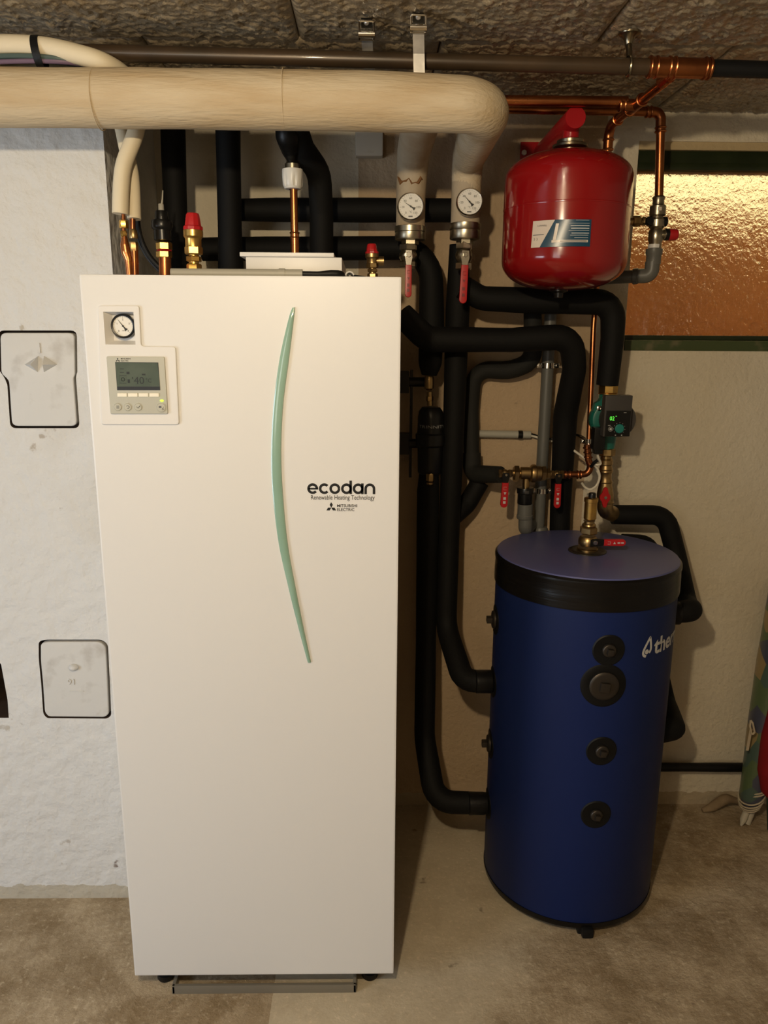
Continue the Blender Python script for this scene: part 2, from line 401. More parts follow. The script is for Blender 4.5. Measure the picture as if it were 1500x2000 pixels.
        me.materials.append(MATS[m] if isinstance(m, str) else m)
        o = bpy.data.objects.new(name, me); C.objects.link(o); o['_o'] = tuple(o0)
        if parent is None: o.location = o0
        else: o.parent = parent
        return o
def tag(o, label, cat, group=None):
    o['label'] = label; o['category'] = cat
    if group: o['group'] = group
    return o
def thing(name, label, cat, loc, group=None):
    o = bpy.data.objects.new(name, None); C.objects.link(o); o.location = loc; o['_o'] = tuple(loc); o.empty_display_size = 0.03
    return tag(o, label, cat, group)
def structure(o): o['kind'] = 'structure'; return o
def text_mesh(txt, size, bold=0.0, align='LEFT', extr=0.0006, xs=1.0):
    cu = bpy.data.curves.new('t', 'FONT'); cu.body = txt; cu.size = size; cu.offset = bold; cu.align_x = align; cu.extrude = extr; cu.resolution_u = 3
    ob = bpy.data.objects.new('t', cu); C.objects.link(ob); dg = bpy.context.evaluated_depsgraph_get()
    me = bpy.data.meshes.new_from_object(ob.evaluated_get(dg)); vs = [(q.co.x*xs, q.co.y, q.co.z) for q in me.vertices]; fs = [tuple(p.vertices) for p in me.polygons]
    bpy.data.objects.remove(ob, do_unlink=True); bpy.data.curves.remove(cu); bpy.data.meshes.remove(me)
    return vs, fs
def put_text(mb, txt, size, o, u, v, **kw):
    vs, fs = text_mesh(txt, size, **kw); u = Vector(u).normalized(); v = Vector(v).normalized(); n = u.cross(v)
    return mb.add([Vector(o)+u*x+v*y+n*z for x, y, z in vs], fs)
def fit_text(mb, txt, o, u, v, width, height, bold=0.0, extr=0.0006):
    vs, fs = text_mesh(txt, 1.0, bold=bold, extr=0.0)
    x0 = min(q[0] for q in vs); x1 = max(q[0] for q in vs); y0 = min(q[1] for q in vs); y1 = max(q[1] for q in vs)
    vs, fs = text_mesh(txt, 1.0, bold=bold, extr=0.5)
    u = Vector(u).normalized(); v = Vector(v).normalized(); n = u.cross(v)
    return mb.add([Vector(o)+u*((x-x0)/(x1-x0)*width)+v*((y-y0)/(y1-y0)*height)+n*(z*extr*2) for x, y, z in vs], fs)
X_, Y_, Z_ = Vector((1, 0, 0)), Vector((0, 1, 0)), Vector((0, 0, 1))
def boolean_cut(o, cutters):
    for c in cutters:
        md = o.modifiers.new('cut', 'BOOLEAN'); md.object = c; md.operation = 'DIFFERENCE'; md.solver = 'EXACT'
    dg = bpy.context.evaluated_depsgraph_get(); me = bpy.data.meshes.new_from_object(o.evaluated_get(dg))
    o.modifiers.clear(); old = o.data; o.data = me
    for c in cutters: bpy.data.objects.remove(c, do_unlink=True)
    for p in o.data.polygons: p.use_smooth = False
    return o
def pipe(name, label, cat, pts, rad, m, bend=0.06, seg=20, wob=0.0, group=None, step=None, seed=0.0):
    o = MB().tube(pts, rad, seg, bend, True, wob, step, seed).build(name, m)
    return tag(o, label, cat, group)
# ------------------------------------------------------------------ the room
WY = 0.735; CH = 0.32; CEIL = 2.085
XL, XR, YR = -1.9, 2.35, -3.1
o = MB().box(((XL+XR)/2, (YR+1.0)/2-0.1, -0.05), (XR-XL+0.4, 1.0-YR+0.2, 0.1)).build('floor', 'concrete'); structure(o)
for q in o.data.vertices: q.co += o.location
o.location = (0, 0, 0)
WX0, WX1, WZ0, WZ1 = 1.258, 2.15, 1.455, 2.006
T = 0.12
b = MB()
def slab(x0, x1, z0, z1): b.box(((x0+x1)/2, WY+T/2, (z0+z1)/2), (x1-x0, T, z1-z0))
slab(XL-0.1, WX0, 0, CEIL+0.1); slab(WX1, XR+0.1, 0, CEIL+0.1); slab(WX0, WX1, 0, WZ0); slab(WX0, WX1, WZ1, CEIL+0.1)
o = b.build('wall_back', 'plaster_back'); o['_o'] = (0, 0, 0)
for q in o.data.vertices: q.co += o.location
o.location = (0, 0, 0); structure(o)
structure(MB().box((XR+0.05, (YR+WY)/2, CEIL/2), (0.1, WY-YR, CEIL)).build('wall_right', 'plaster_room'))
b = MB()
for (ya, yb_, za, zb_) in ((YR, -1.95, 0, CEIL), (-0.95, WY, 0, CEIL), (-1.95, -0.95, 0, 0.35), (-1.95, -0.95, 1.55, CEIL)):
    b.box((XL-0.05, (ya+yb_)/2, (za+zb_)/2), (0.1, yb_-ya, zb_-za))
structure(b.build('wall_side', 'plaster_room'))
ws = bpy.data.objects.new('window_3', None); C.objects.link(ws); ws.location = (XL-0.02, -1.45, 0.35); ws['_o'] = tuple(ws.location); structure(ws)
b = MB()
for y in (-1.93, -1.45, -0.97): b.box((XL-0.03, y, 0.95), (0.05, 0.045, 1.2))
for z in (0.37, 1.53): b.box((XL-0.03, -1.45, z), (0.05, 1.0, 0.045))
b.build('window_frame', 'plastic_white', ws)
b = MB(); y0 = YR-0.05
for (x0, x1, z0, z1) in ((XL, -1.3, 0, CEIL), (-0.2, XR, 0, CEIL), (-1.3, -0.2, 0, 0.85), (-1.3, -0.2, 1.85, CEIL)):
    b.box(((x0+x1)/2, y0, (z0+z1)/2), (x1-x0, 0.1, z1-z0))
structure(b.build('wall_rear', 'plaster_room'))
# window in the rear wall: frame with a mullion
wr = bpy.data.objects.new('window_2', None); C.objects.link(wr); wr.location = (-0.75, YR-0.02, 0.85); wr['_o'] = tuple(wr.location); structure(wr)
b = MB()
for x in (-1.28, -0.75, -0.22): b.box((x, YR-0.03, 1.35), (0.045, 0.05, 1.0))
for z in (0.87, 1.83): b.box((-0.75, YR-0.03, z), (1.1, 0.05, 0.045))
b.build('window_frame', 'plastic_white', wr)

# chimney breast with two cleaning hatches and an open soot hole
def rounded(px_pts, Y, r=0.012, k=4):
    pts = [P(x, y, Y) for x, y in px_pts]; out = []
    n = len(pts)
    for i in range(n):
        a, c, d = pts[i-1], pts[i], pts[(i+1) % n]
        l1 = (a-c); l2 = (d-c); t = min(r, l1.length*0.45, l2.length*0.45)
        s = c+l1.normalized()*t; e = c+l2.normalized()*t
        for j in range(k+1):
            f = j/k; out.append(s*(1-f)**2+c*2*f*(1-f)+e*f*f)
    return out
def grown(out, g):
    c = sum(out, Vector())/len(out); r = []
    for p in out:
        d = p-c; r.append(c+Vector((d.x+math.copysign(min(g, abs(d.x)), d.x), d.y, d.z+math.copysign(min(g, abs(d.z)), d.z))))
    return r
H1 = rounded([(1, 650), (146, 650), (147, 732), (144, 738), (151, 832), (24, 832), (18, 742), (3, 730)], CH, 0.014)
H2 = rounded([(80, 1256), (95, 1253), (195, 1253), (207, 1262), (210, 1320), (213, 1394), (205, 1400), (95, 1399), (88, 1390), (84, 1330), (80, 1290)], CH, 0.016)
CX1 = P(211, 400, CH).x; CX0 = -0.75
ch = MB().box(((CX0+CX1)/2, (CH+WY)/2+0.01, CEIL/2), (CX1-CX0, WY-CH+0.02, CEIL)).build('wall_left', 'plaster_chimney')
for q in ch.data.vertices: q.co += ch.location
# push the box so its front sits exactly on the chimney plane
for q in ch.data.vertices:
    if q.co.y < 0.5: q.co.y = CH
ch.location = (0, 0, 0); ch['_o'] = (0, 0, 0)
cut = []
for hh in (H1, H2):
    cut.append(MB().prism([p+Vector((0, -0.02, 0)) for p in grown(hh, 0.0052)], (0, 0.045, 0)).build('cutter', 'groove_brown'))
hx = P(9, 1330, CH).x; zt, zb = P(8, 1262, CH).z, P(8, 1402, CH).z
arch = [Vector((hx, CH-0.02, zb)), Vector((hx+0.002, CH-0.02, zb+0.05)), Vector((hx-0.004, CH-0.02, zt-0.05)), Vector((hx-0.02, CH-0.02, zt-0.015)),
        Vector((hx-0.05, CH-0.02, zt)), Vector((hx-0.09, CH-0.02, zt-0.005)), Vector((hx-0.12, CH-0.02, zt-0.03)), Vector((hx-0.13, CH-0.02, zb))]
cut.append(MB().prism(arch, (0, 0.25, 0)).build('cutter', 'hole_soot'))
boolean_cut(ch, cut); structure(ch)
ch.data.materials.append(MATS['groove_brown']); ch.data.materials.append(MATS['hole_soot'])
for p in ch.data.polygons:
    if p.center.y > CH+0.002 and p.center.y < WY-0.02 and p.center.x < CX1-0.001 and p.center.x > CX0+0.001 and 0.01 < p.center.z < CEIL-0.01:
        p.material_index = 2 if p.center.x < hx+0.01 and p.center.z < zt+0.02 and p.center.z > zb-0.02 else 1
def hatch(name, label, out):
    c = sum(out, Vector())/len(out)
    t = thing(name, label, 'hatch', Vector((c.x, CH, min(p.z for p in out))))
    MB().prism([p+Vector((0, 0.022, 0)) for p in out], (0, -0.025, 0), bev=0.004).build('plate', 'hatch', t)
    return t
t = hatch('chimney_hatch', 'grey-white shouldered chimney hatch plate with moulded arrowheads and a numeral one', H1)
for tip, base in (((48, 712), ((75, 695), (74, 727))), ((112, 712), ((86, 695), (86, 727)))):
    a = P(*tip, CH-0.003); c1 = P(*base[0], CH-0.003); c2 = P(*base[1], CH-0.003)
    m = (a+c1*1.6+c2*1.6)/4.2 + Vector((0, -0.026, 0))
    MB().add([a, c1, c2, m], [(0, 1, 3), (1, 2, 3), (2, 0, 3), (0, 2, 1)]).build('arrow_boss', 'hatch', t, ang=15)
b = MB(); put_text(b, '1', 0.030, P(71, 689, CH-0.0032), X_, Z_, extr=0.003, bold=0.001); b.build('numeral', 'hatch', t)
t = hatch('chimney_hatch', 'small grey-white chimney hatch plate with rounded corners and an oval knob', H2)
b = MB(); b.sphere(P(144, 1303, CH-0.004), 0.0115, (1.1, 1.1, 0.75)); b.build('knob', 'hatch', t)
b = MB(); put_text(b, '91', 0.022, P(132, 1337, CH-0.0032), X_, Z_, extr=0.0024); b.build('numeral', 'hatch', t)
MB().box(P(150, 1350, CH-0.003), (0.036, 0.004, 0.003), bev=0.001).build('slot_rib', 'hatch', t)

# ceiling with panels laid in half bond
ce = MB().box(((XL+XR)/2, (YR+1.0)/2-0.08, CEIL+0.065), (XR-XL+0.3, 1.0-YR, 0.10)).build('ceiling', 'groove_brown'); structure(ce)
ce['_o'] = tuple(ce.location)
pan = None; PW = 0.611; G = 0.002
rows = [(0.262, WY, 0.68), (-0.349, 0.262, 0.391), (-0.96, -0.349, 0.68), (-1.571, -0.96, 0.391), (-2.182, -1.571, 0.68), (-2.79, -2.182, 0.391), (-3.1, -2.79, 0.68)]
cache = {}
def relief(wd, dp, seed):
    # embossed lower face of one panel: real relief, sides running up behind the edge
    st = 0.0045; nx, ny = max(2, int(wd/st)), max(2, int(dp/st)); vs = []; fs = []
    for i in range(nx+1):
        for j in range(ny+1):
            x, y = -wd/2+wd*i/nx, -dp/2+dp*j/ny
            e = min(x+wd/2, wd/2-x, y+dp/2, dp/2-y); q = Vector((x*34+seed*7.3, y*46, seed))
            r = 1-abs(noise.noise(q))*1.9; r2 = 1-abs(noise.noise(q*2.3+Vector((5, 5, 5))))*1.8
            h = 0.0085*max(0, r)**3*(0.35+1.1*abs(noise.noise(q*0.4)))+0.0030*r2
            vs.append(Vector((x, y, -0.004-h*min(1, e/0.014) + 0.004*max(0, 1-e/0.006))))
    for i in range(nx):
        for j in range(ny):
            a = i*(ny+1)+j; fs.append((a, a+1, a+ny+2, a+ny+1))
    n0 = len(vs); rim = [i*(ny+1) for i in range(nx+1)]+[nx*(ny+1)+j for j in range(1, ny+1)]+[i*(ny+1)+ny for i in range(nx-1, -1, -1)]+[j for j in range(ny-1, 0, -1)]
    for k in rim: vs.append(Vector((vs[k].x, vs[k].y, 0.022)))
    m = len(rim)
    for k in range(m): fs.append((rim[k], rim[(k+1) % m], n0+(k+1) % m, n0+k))
    fs.append(tuple(n0+k for k in range(m)))
    return MB().add(vs, fs)
for ri, (y0, y1, xs) in enumerate(rows):
    k = math.floor((XL-xs)/PW)
    x = xs+k*PW
    while x < XR:
        a, c = max(x, XL), min(x+PW, XR)
        if c-a > 0.05:
            key = (round(c-a, 3), round(y1-y0, 3), ri < 2)
            if key not in cache:
                mb = relief(c-a-G, y1-y0-G, len(cache)+1.0) if ri < 2 else MB().box((0, 0, 0.013), (c-a-G, y1-y0-G, 0.026), bev=0.006)
                po = mb.build('ceiling_panel', 'ceiling_bark', ce, ang=180); cache[key] = po.data
            else:
                po = bpy.data.objects.new('ceiling_panel', cache[key]); C.objects.link(po); po.parent = ce
            # verts are stored relative to the ceiling origin; place each copy by its offset
            po.location = Vector(((a+c)/2, (y0+y1)/2, CEIL))
        x += PW

# window in the back wall, embossed glass over a light shaft
wi = bpy.data.objects.new('window_1', None); C.objects.link(wi); wi.location = (WX0, WY, WZ0); wi['_o'] = (WX0, WY, WZ0); structure(wi)
GY = WY+0.035; GZ0 = 1.494; GZ1 = P(1300, 338, GY).z
b = MB(); b.box(((WX0+WX1)/2, GY+0.005, (GZ1+WZ1-0.02)/2), (WX1-WX0-0.002, 0.05, WZ1-0.02-GZ1), bev=0.004)
b.build('frame_head', 'window_green', wi)
MB().box(((WX0+WX1)/2, GY-0.012, GZ1+0.012), (WX1-WX0-0.002, 0.03, 0.020), bev=0.004).build('glazing_bead', 'window_green', wi)
MB().box(((WX0+WX1)/2, WY+0.045, (WZ1-0.02+WZ1)/2), (WX1-WX0-0.002, 0.08, 0.02)).build('lintel_strip', 'lintel_beige', wi)
MB().box(((WX0+WX1)/2, WY+0.038, (WZ0+GZ0-0.010)/2), (WX1-WX0-0.002, 0.084, GZ0-0.010-WZ0), bev=0.004).build('window_sill', 'sill_green', wi)
MB().box(((WX0+WX1)/2, GY+0.006, GZ0-0.004), (WX1-WX0-0.002, 0.03, 0.016), bev=0.003).build('glazing_bead', 'window_green', wi)
MB().box(((WX0+WX1)/2, GY+0.012, (GZ0+GZ1)/2), (WX1-WX0-0.004, 0.005, GZ1-GZ0+0.016)).build('glass_pane', 'cathedral_glass', wi)
# brick light shaft assumed behind the embossed glass, not a trim
b = MB(); b.box(((WX0+WX1)/2, 1.42, 1.50), (1.9, 0.1, 0.86)); b.box((0.80, 1.11, 1.50), (0.1, 0.52, 0.86)); b.box((2.62, 1.11, 1.50), (0.1, 0.52, 0.86)); b.box(((WX0+WX1)/2, 1.11, 1.10), (1.9, 0.52, 0.1))
structure(b.build('light_shaft_1', 'shaft_brick'))

# black pipe along the foot of the back wall and a rag
pipe('floor_pipe', 'sooty black iron pipe running along the foot of the wall', 'pipe', [P(1230, 1498, 0.705), P(1560, 1499, 0.705)], 0.0145, 'tape_black', wob=0.06, step=0.02)
b = MB(); b.tube([P(1374, 1562, 0.690), P(1392, 1556, 0.695), P(1420, 1538, 0.702), P(1450, 1545, 0.702)], [0.007, 0.015, 0.020, 0.014], 14, 0.03, wob=0.9, step=0.006)
zmin = min(q.z for q in b.v)
for q in b.v: q.z -= zmin
tag(b.build('rag', 'rag'), 'crumpled beige brown rag lying where floor meets wall', 'rag')

# bulb in its ceiling holder (outside the picture, seen only as a reflection)
t = thing('ceiling_lamp', 'bare bulb holder hanging from the ceiling', 'lamp', Vector((BULB[0], BULB[1], CEIL)))
MB().lathe((BULB[0], BULB[1], CEIL-0.02), Z_, [(0.045, 0), (0.05, 0.004), (0.05, 0.02)]).build('rose', 'bulb_holder', t)
MB().tube([(BULB[0], BULB[1], 1.97), (BULB[0], BULB[1], CEIL-0.015)], 0.004, 8).build('flex', 'bulb_holder', t)
MB().lathe((BULB[0], BULB[1], 1.932), Z_, [(0.018, 0), (0.02, 0.01), (0.02, 0.035), (0.008, 0.045)]).build('socket', 'bulb_holder', t)
# ------------------------------------------------------------------ heat pump indoor cabinet
CW, CZ0, CZ1 = 0.595, 0.0564, 1.600
hp = thing('heat_pump_cabinet', 'tall white indoor heat pump cabinet with green curved blade and small display', 'heat pump', Vector((CW/2, 0.34, 0)))
MB().box((CW/2, 0.36, (CZ0+CZ1)/2), (CW-0.006, 0.63, CZ1-CZ0-0.006), bev=0.003).build('casing', 'cabinet_white', hp)
fp = MB().box((CW/2, 0.0225, (CZ0+CZ1)/2), (CW, 0.045, CZ1-CZ0), bev=0.0035).build('front_panel', 'cabinet_white', hp)
def CF(px, py, y=0.0): return P(px, py, y)
# raised fascia with the gauge well cut through
def rnd(px_pts, y, r=0.006): return rounded(px_pts, y, r, 5)
fo = rnd([(192, 597), (273, 597), (277, 676), (344, 677), (351, 829), (199, 829)], 0.0)
fa = MB().prism(fo, (0, -0.0045, 0), bev=0.0022).build('fascia', 'plastic_white', hp)
well = [CF(203, 609), CF(262, 609), CF(266, 673), CF(207, 673)]
wx0, wx1, wz0, wz1 = well[0].x, well[1].x, well[2].z, well[0].z
def cutbox(y0, y1):
    c = MB().box(((wx0+wx1)/2, (y0+y1)/2, (wz0+wz1)/2), (wx1-wx0, y1-y0, wz1-wz0)).build('cutter', 'cabinet_white'); return c
for q in (fp, fa):
    c = cutbox(-0.02, 0.041)
    q.parent = None; q.location = Vector(hp['_o']); bpy.context.view_layer.update()
    boolean_cut(q, [c]); q.parent = hp; q.location = (0, 0, 0)
ix0, ix1, iz0, iz1 = wx0+0.011, wx1-0.001, wz0+0.007, wz1-0.006; yb = 0.013
b = MB(); A = [(wx0, wz0), (wx1, wz0), (wx1, wz1), (wx0, wz1)]; B = [(ix0, iz0), (ix1, iz0), (ix1, iz1), (ix0, iz1)]
b.add([(x, -0.004, z) for x, z in A]+[(x, yb, z) for x, z in B], [(0, 1, 5, 4), (1, 2, 6, 5), (2, 3, 7, 6), (3, 0, 4, 7), (4, 5, 6, 7)])
b.build('gauge_well', 'plastic_white', hp, ang=10)
def dial(parent, c, n, r, bezel_m, depth=0.012, ring=0.1):
    g = MB().lathe(c-n*depth, n, [(r*0.96, 0), (r, depth*0.2), (r, depth), (r*(1-ring*0.4), depth+0.0015), (r*(1-ring), depth+0.001), (r*(1-ring), depth-0.002), (0, depth-0.002)], 40).build('gauge_case', bezel_m, parent)
    f = MB().lathe(c-n*0.0022, n, [(r*(1-ring), 0), (r*(1-ring), 0.0006), (0, 0.0006)], 40).build('gauge_face', 'gauge_white', g)
    return g
def needle(parent, c, n, ang, r, m='ink_black'):
    u = X_; v = Z_ ; d = u*math.cos(ang)+v*math.sin(ang); s = u*(-math.sin(ang))+v*math.cos(ang)
    q = c + n*0.0002
    b = MB(); b.prism([q+d*r*0.95, q+s*r*0.05, q-d*r*0.28+s*r*0.07, q-d*r*0.55+s*r*0.20, q-d*r*0.55-s*r*0.20, q-d*r*0.28-s*r*0.07, q-s*r*0.05], n*0.0006)
    b.lathe(q, n, [(r*0.10, 0), (r*0.10, 0.0012), (0, 0.0012)], 14)
    return b.build('needle', m, parent)
N_ = Vector((0, -1, 0))
gc = P(240, 637, -0.001)
g = dial(hp, gc, N_, 0.0225, 'plastic_black', depth=0.012, ring=0.17); g.name = 'pressure_gauge'
needle(g, gc+N_*-0.0014, N_, math.radians(128), 0.017)
b = MB()
for k in range(25):
    a = math.radians(225-k*270/24); d = X_*math.cos(a)+Z_*math.sin(a); r1 = 0.0178; l = 0.0028 if k % 6 == 0 else 0.0012
    c = gc+N_*-0.0013+d*(r1-l/2); s = Z_*math.cos(a)-X_*math.sin(a)
    b.prism([c-d*l/2-s*0.0002, c+d*l/2-s*0.0002, c+d*l/2+s*0.0002, c-d*l/2+s*0.0002], N_*0.0002)
for k, tx in enumerate('01234'):
    a = math.radians(225-k*270/4); d = X_*math.cos(a)+Z_*math.sin(a)
    put_text(b, tx, 0.0048, gc+N_*-0.0012+d*0.0122+Vector((0, 0, -0.0016)), X_, Z_, align='CENTER', extr=0.0001)
put_text(b, 'bar', 0.003, gc+N_*-0.0012+Vector((0, 0, -0.009)), X_, Z_, align='CENTER', extr=0.0001)
b.build('scale', 'ink_grey', g)
# controller
co = MB().prism(rnd([(209, 696), (322, 697), (329, 808), (217, 808)], -0.004, 0.003), (0, -0.0045, 0), bev=0.0012).build('controller', 'controller_grey', hp)
yc = -0.0086
MB().prism([P(x, y, yc) for x, y in ((225, 707), (309, 708), (313, 762), (229, 762))], (0, -0.0006, 0)).build('screen_bezel', 'plastic_black', co)
sc = MB().prism([P(x, y, yc-0.0005) for x, y in ((226, 708), (308, 709), (312, 755), (229, 755))], (0, -0.0005, 0)).build('screen', 'lcd', co)
b = MB(); ys = yc-0.0011
fit_text(b, '40', P(262, 750, ys), X_, Z_, 0.0190, 0.0135, bold=0.0, extr=0.0001)
fit_text(b, '°C', P(285, 747, ys), X_, Z_, 0.0105, 0.0078, bold=0.004, extr=0.0001)
for (x0, y0, x1, y1) in ((233, 733, 247, 734), (233, 748, 247, 749), (233, 733, 234, 749), (246, 733, 247, 749), (249, 741, 254, 748), (247, 726, 253, 731), (277, 730, 284, 733), (234, 720, 242, 721), (234, 727, 242, 728), (258, 736, 260, 740)):
    b.box((P(x0, y0, ys)+P(x1, y1, ys))/2, (abs(P(x1, y1, ys).x-P(x0, y0, ys).x), 0.0002, abs(P(x1, y1, ys).z-P(x0, y0, ys).z)))
b.torus(P(240, 741, ys), Y_, 0.0032, 0.0006, 16, 6)
b.build('screen_symbols', 'lcd_ink', sc)
for k in range(4):
    x0 = 229.5+k*20.8
    MB().prism(rnd([(x0, 768), (x0+18.5, 768), (x0+18.9, 775), (x0+0.3, 775)], yc, 0.001), (0, -0.0016, 0), bev=0.0005).build('softkey', 'button_cream', co)
for (x, y, r) in ((230, 795, 0.0072), (249.5, 795, 0.0072), (270, 795, 0.0072), (315, 796, 0.0088)):
    bt = MB().lathe(P(x, y, yc), N_, [(r*1.08, 0), (r*1.08, 0.0008), (r*0.98, 0.0010), (r*0.95, 0.0006), (r*0.90, 0.0016), (0, 0.0020)], 28).build('round_button', 'controller_grey', co)
    b = MB(); q = P(x, y, yc-0.0021)
    if x == 230:
        for dz in (-0.002, 0, 0.002): b.box(q+Vector((0, 0, dz)), (0.0052, 0.0002, 0.0010))
    elif x == 249.5:
        b.tube([q+Vector((0.0026*math.cos(a), 0, 0.0026*math.sin(a))) for a in [2.6-i*0.5 for i in range(10)]], 0.0005, 6, 0.001)
    elif x == 270:
        b.tube([q+Vector((-0.003, 0, 0.0005)), q+Vector((-0.0008, 0, -0.0022)), q+Vector((0.0036, 0, 0.0026))], 0.0006, 6, 0.0)
    else:
        b.box(q+Vector((-0.0022, 0, 0.001)), (0.0052, 0.0002, 0.0038)); b.torus(q+Vector((0.003, 0, -0.0034)), Y_, 0.0015, 0.0003, 12, 6)
        b.tube([q+Vector((0.001, 0, -0.003)), q+Vector((0.0046, 0, 0.0012))], 0.0003, 6)
    b.build('button_symbol', 'ink_grey', bt)
MB().sphere(P(316, 782.5, yc-0.0006), 0.0034, (1, 0.35, 0.6)).build('status_led', 'led_green', co)
def three_diamonds(b, c, r, e=0.0002):
    s = math.sqrt(3)/2
    for a in (90, 210, 330):
        d = X_*math.cos(math.radians(a))+Z_*math.sin(math.radians(a)); q = -X_*math.sin(math.radians(a))+Z_*math.cos(math.radians(a))
        b.prism([c, c+d*r*0.5+q*r*0.29, c+d*r, c+d*r*0.5-q*r*0.29], N_*e)
b = MB(); three_diamonds(b, P(230, 703.5, yc), 0.0046)
fit_text(b, 'MITSUBISHI', P(236, 702, yc), X_, Z_, 0.018, 0.0028, bold=0.01, extr=0.0001); fit_text(b, 'ELECTRIC', P(236, 706, yc), X_, Z_, 0.0145, 0.0028, bold=0.01, extr=0.0001)
b.build('maker_logo', 'ink_black', co)
# green blade
Lp = [(571, 601), (563, 625), (546, 700), (534, 790), (529.5, 880), (532, 960), (544, 1060), (564, 1150), (584, 1230), (601, 1293)]
Rp = [(576.5, 600), (574.5, 622), (565, 700), (553.5, 790), (549.5, 880), (552.5, 960), (562, 1060), (578, 1150), (594, 1230), (607.5, 1293)]
def cr(a, n=5):
    out = []
    for i in range(len(a)-1):
        p0, p1, p2, p3 = a[max(i-1, 0)], a[i], a[i+1], a[min(i+2, len(a)-1)]
        for j in range(n):
            t = j/n
            out.append(tuple(0.5*(2*p1[k]+(p2[k]-p0[k])*t+(2*p0[k]-5*p1[k]+4*p2[k]-p3[k])*t*t+(3*p1[k]-p0[k]-3*p2[k]+p3[k])*t**3) for k in range(len(p1))))
    out.append(a[-1]); return out
Lc, Rc = cr(Lp), cr(Rp); vs = []; fs = []; K = 7
for (l, r) in zip(Lc, Rc):
    a, c = P(*l, 0), P(*r, 0)
    for k in range(K):
        t = k/(K-1); h = (0.0, 0.0042, 0.0058, 0.0062, 0.0058, 0.0042, 0.0)[k]*min(1, (c-a).length/0.012)
        vs.append(a.lerp(c, (0, 0.04, 0.2, 0.5, 0.8, 0.96, 1)[k])+N_*h)
for i in range(len(Lc)-1):
    for k in range(K-1): fs.append((i*K+k, i*K+k+1, (i+1)*K+k+1, (i+1)*K+k))
fs.append(tuple(range(K))); fs.append(tuple((len(Lc)-1)*K+k for k in range(K)))
MB().add(vs, fs).build('accent_blade', 'blade_green', hp)
# brand lettering: "ecodan" from strokes
b = MB()
z0 = P(660, 965, 0).z; zx = P(660, 944, 0).z; za = P(660, 938.5, 0).z; xa, xb = P(600, 955, 0).x, P(733, 955, 0).x
H = zx-z0; st = H*0.235; R = (H-st)/2; zc = z0+H/2
gap = (xb-xa-5*(2*R+st)-(1.743*R+st*0.95))/5.0; xcur = xa
def stroke(pts, wdt):
    n = len(pts); L_ = []; R_ = []
    for i, p in enumerate(pts):
        d = (pts[min(i+1, n-1)]-pts[max(i-1, 0)]).normalized(); q = Vector((-d.z, 0, d.x)); L_.append(p+q*wdt/2); R_.append(p-q*wdt/2)
    vs = [p+N_*0.0002 for p in L_+R_]; b.add(vs, [(i, i+1, n+i+1, n+i) for i in range(n-1)])
def arc(cx, a0, a1, k=28, sx=1.0): return [Vector((cx+R*sx*math.cos(math.radians(a0+(a1-a0)*i/k)), 0, zc+R*math.sin(math.radians(a0+(a1-a0)*i/k)))) for i in range(k+1)]
for i, chh in enumerate('ecodan'):
    cx = xcur+st/2+R; xcur += (1.743*R+st*0.95 if chh == 'c' else 2*R+st)+gap
    if chh == 'e': stroke(arc(cx, 0, 320), st); stroke([Vector((cx-R, 0, zc)), Vector((cx+R+st/2, 0, zc))], st*0.72)
    if chh == 'c': stroke(arc(cx, 42, 318), st)
    if chh == 'o': stroke(arc(cx, 0, 360), st)
    if chh == 'd': stroke(arc(cx, 0, 360), st); stroke([Vector((cx+R, 0, z0)), Vector((cx+R, 0, za))], st)
    if chh == 'a': stroke(arc(cx, 0, 360), st); stroke([Vector((cx+R, 0, z0)), Vector((cx+R, 0, zx))], st)
    if chh == 'n': stroke([Vector((cx-R, 0, z0))]+arc(cx, 180, 0)+[Vector((cx+R, 0, z0))], st)
b.build('brand_lettering', 'ink_black', hp, ang=180)
b = MB(); fit_text(b, 'Renewable Heating Technology', P(607.5, 978.5, -0.0001), X_, Z_, P(732.5, 970, 0).x-P(608, 970, 0).x, P(660, 967, 0).z-P(660, 978.5, 0).z, bold=0.004, extr=0.0002); b.build('slogan_lettering', 'ink_black', hp)
b = MB(); three_diamonds(b, P(647, 991.5, -0.0001), 0.0112)
xw = P(697.5, 990, 0).x-P(658.5, 990, 0).x
fit_text(b, 'MITSUBISHI', P(658.5, 990.5, -0.0001), X_, Z_, xw, 0.0058, bold=0.015, extr=0.0002); fit_text(b, 'ELECTRIC', P(658.5, 998, -0.0001), X_, Z_, xw*0.86, 0.0058, bold=0.015, extr=0.0002)
b.build('maker_lettering', 'ink_black', hp)
for (x, y) in ((0.055, 0.055), (0.54, 0.055), (0.055, 0.62), (0.54, 0.62)):
    MB().lathe((x, y, 0.0), Z_, [(0.018, 0), (0.020, 0.004), (0.020, 0.016), (0.010, 0.018), (0.010, CZ0+0.006)], 20).build('foot', 'rubber_black', hp)
# steel bar frame under the front edge
fl = PZ(336, 1942, 0.0); fr = PZ(696, 1941, 0.0); hb = 0.022; yb0 = fl.y
b = MB(); b.box(((fl.x+fr.x)/2, yb0+0.004, hb/2), (fr.x-fl.x, 0.008, hb), bev=0.002)
for x in (fl.x+0.004, fr.x-0.004): b.box((x, yb0+0.12, hb/2), (0.008, 0.24, hb), bev=0.002)
b.build('floor_bar', 'steel_bar', hp)
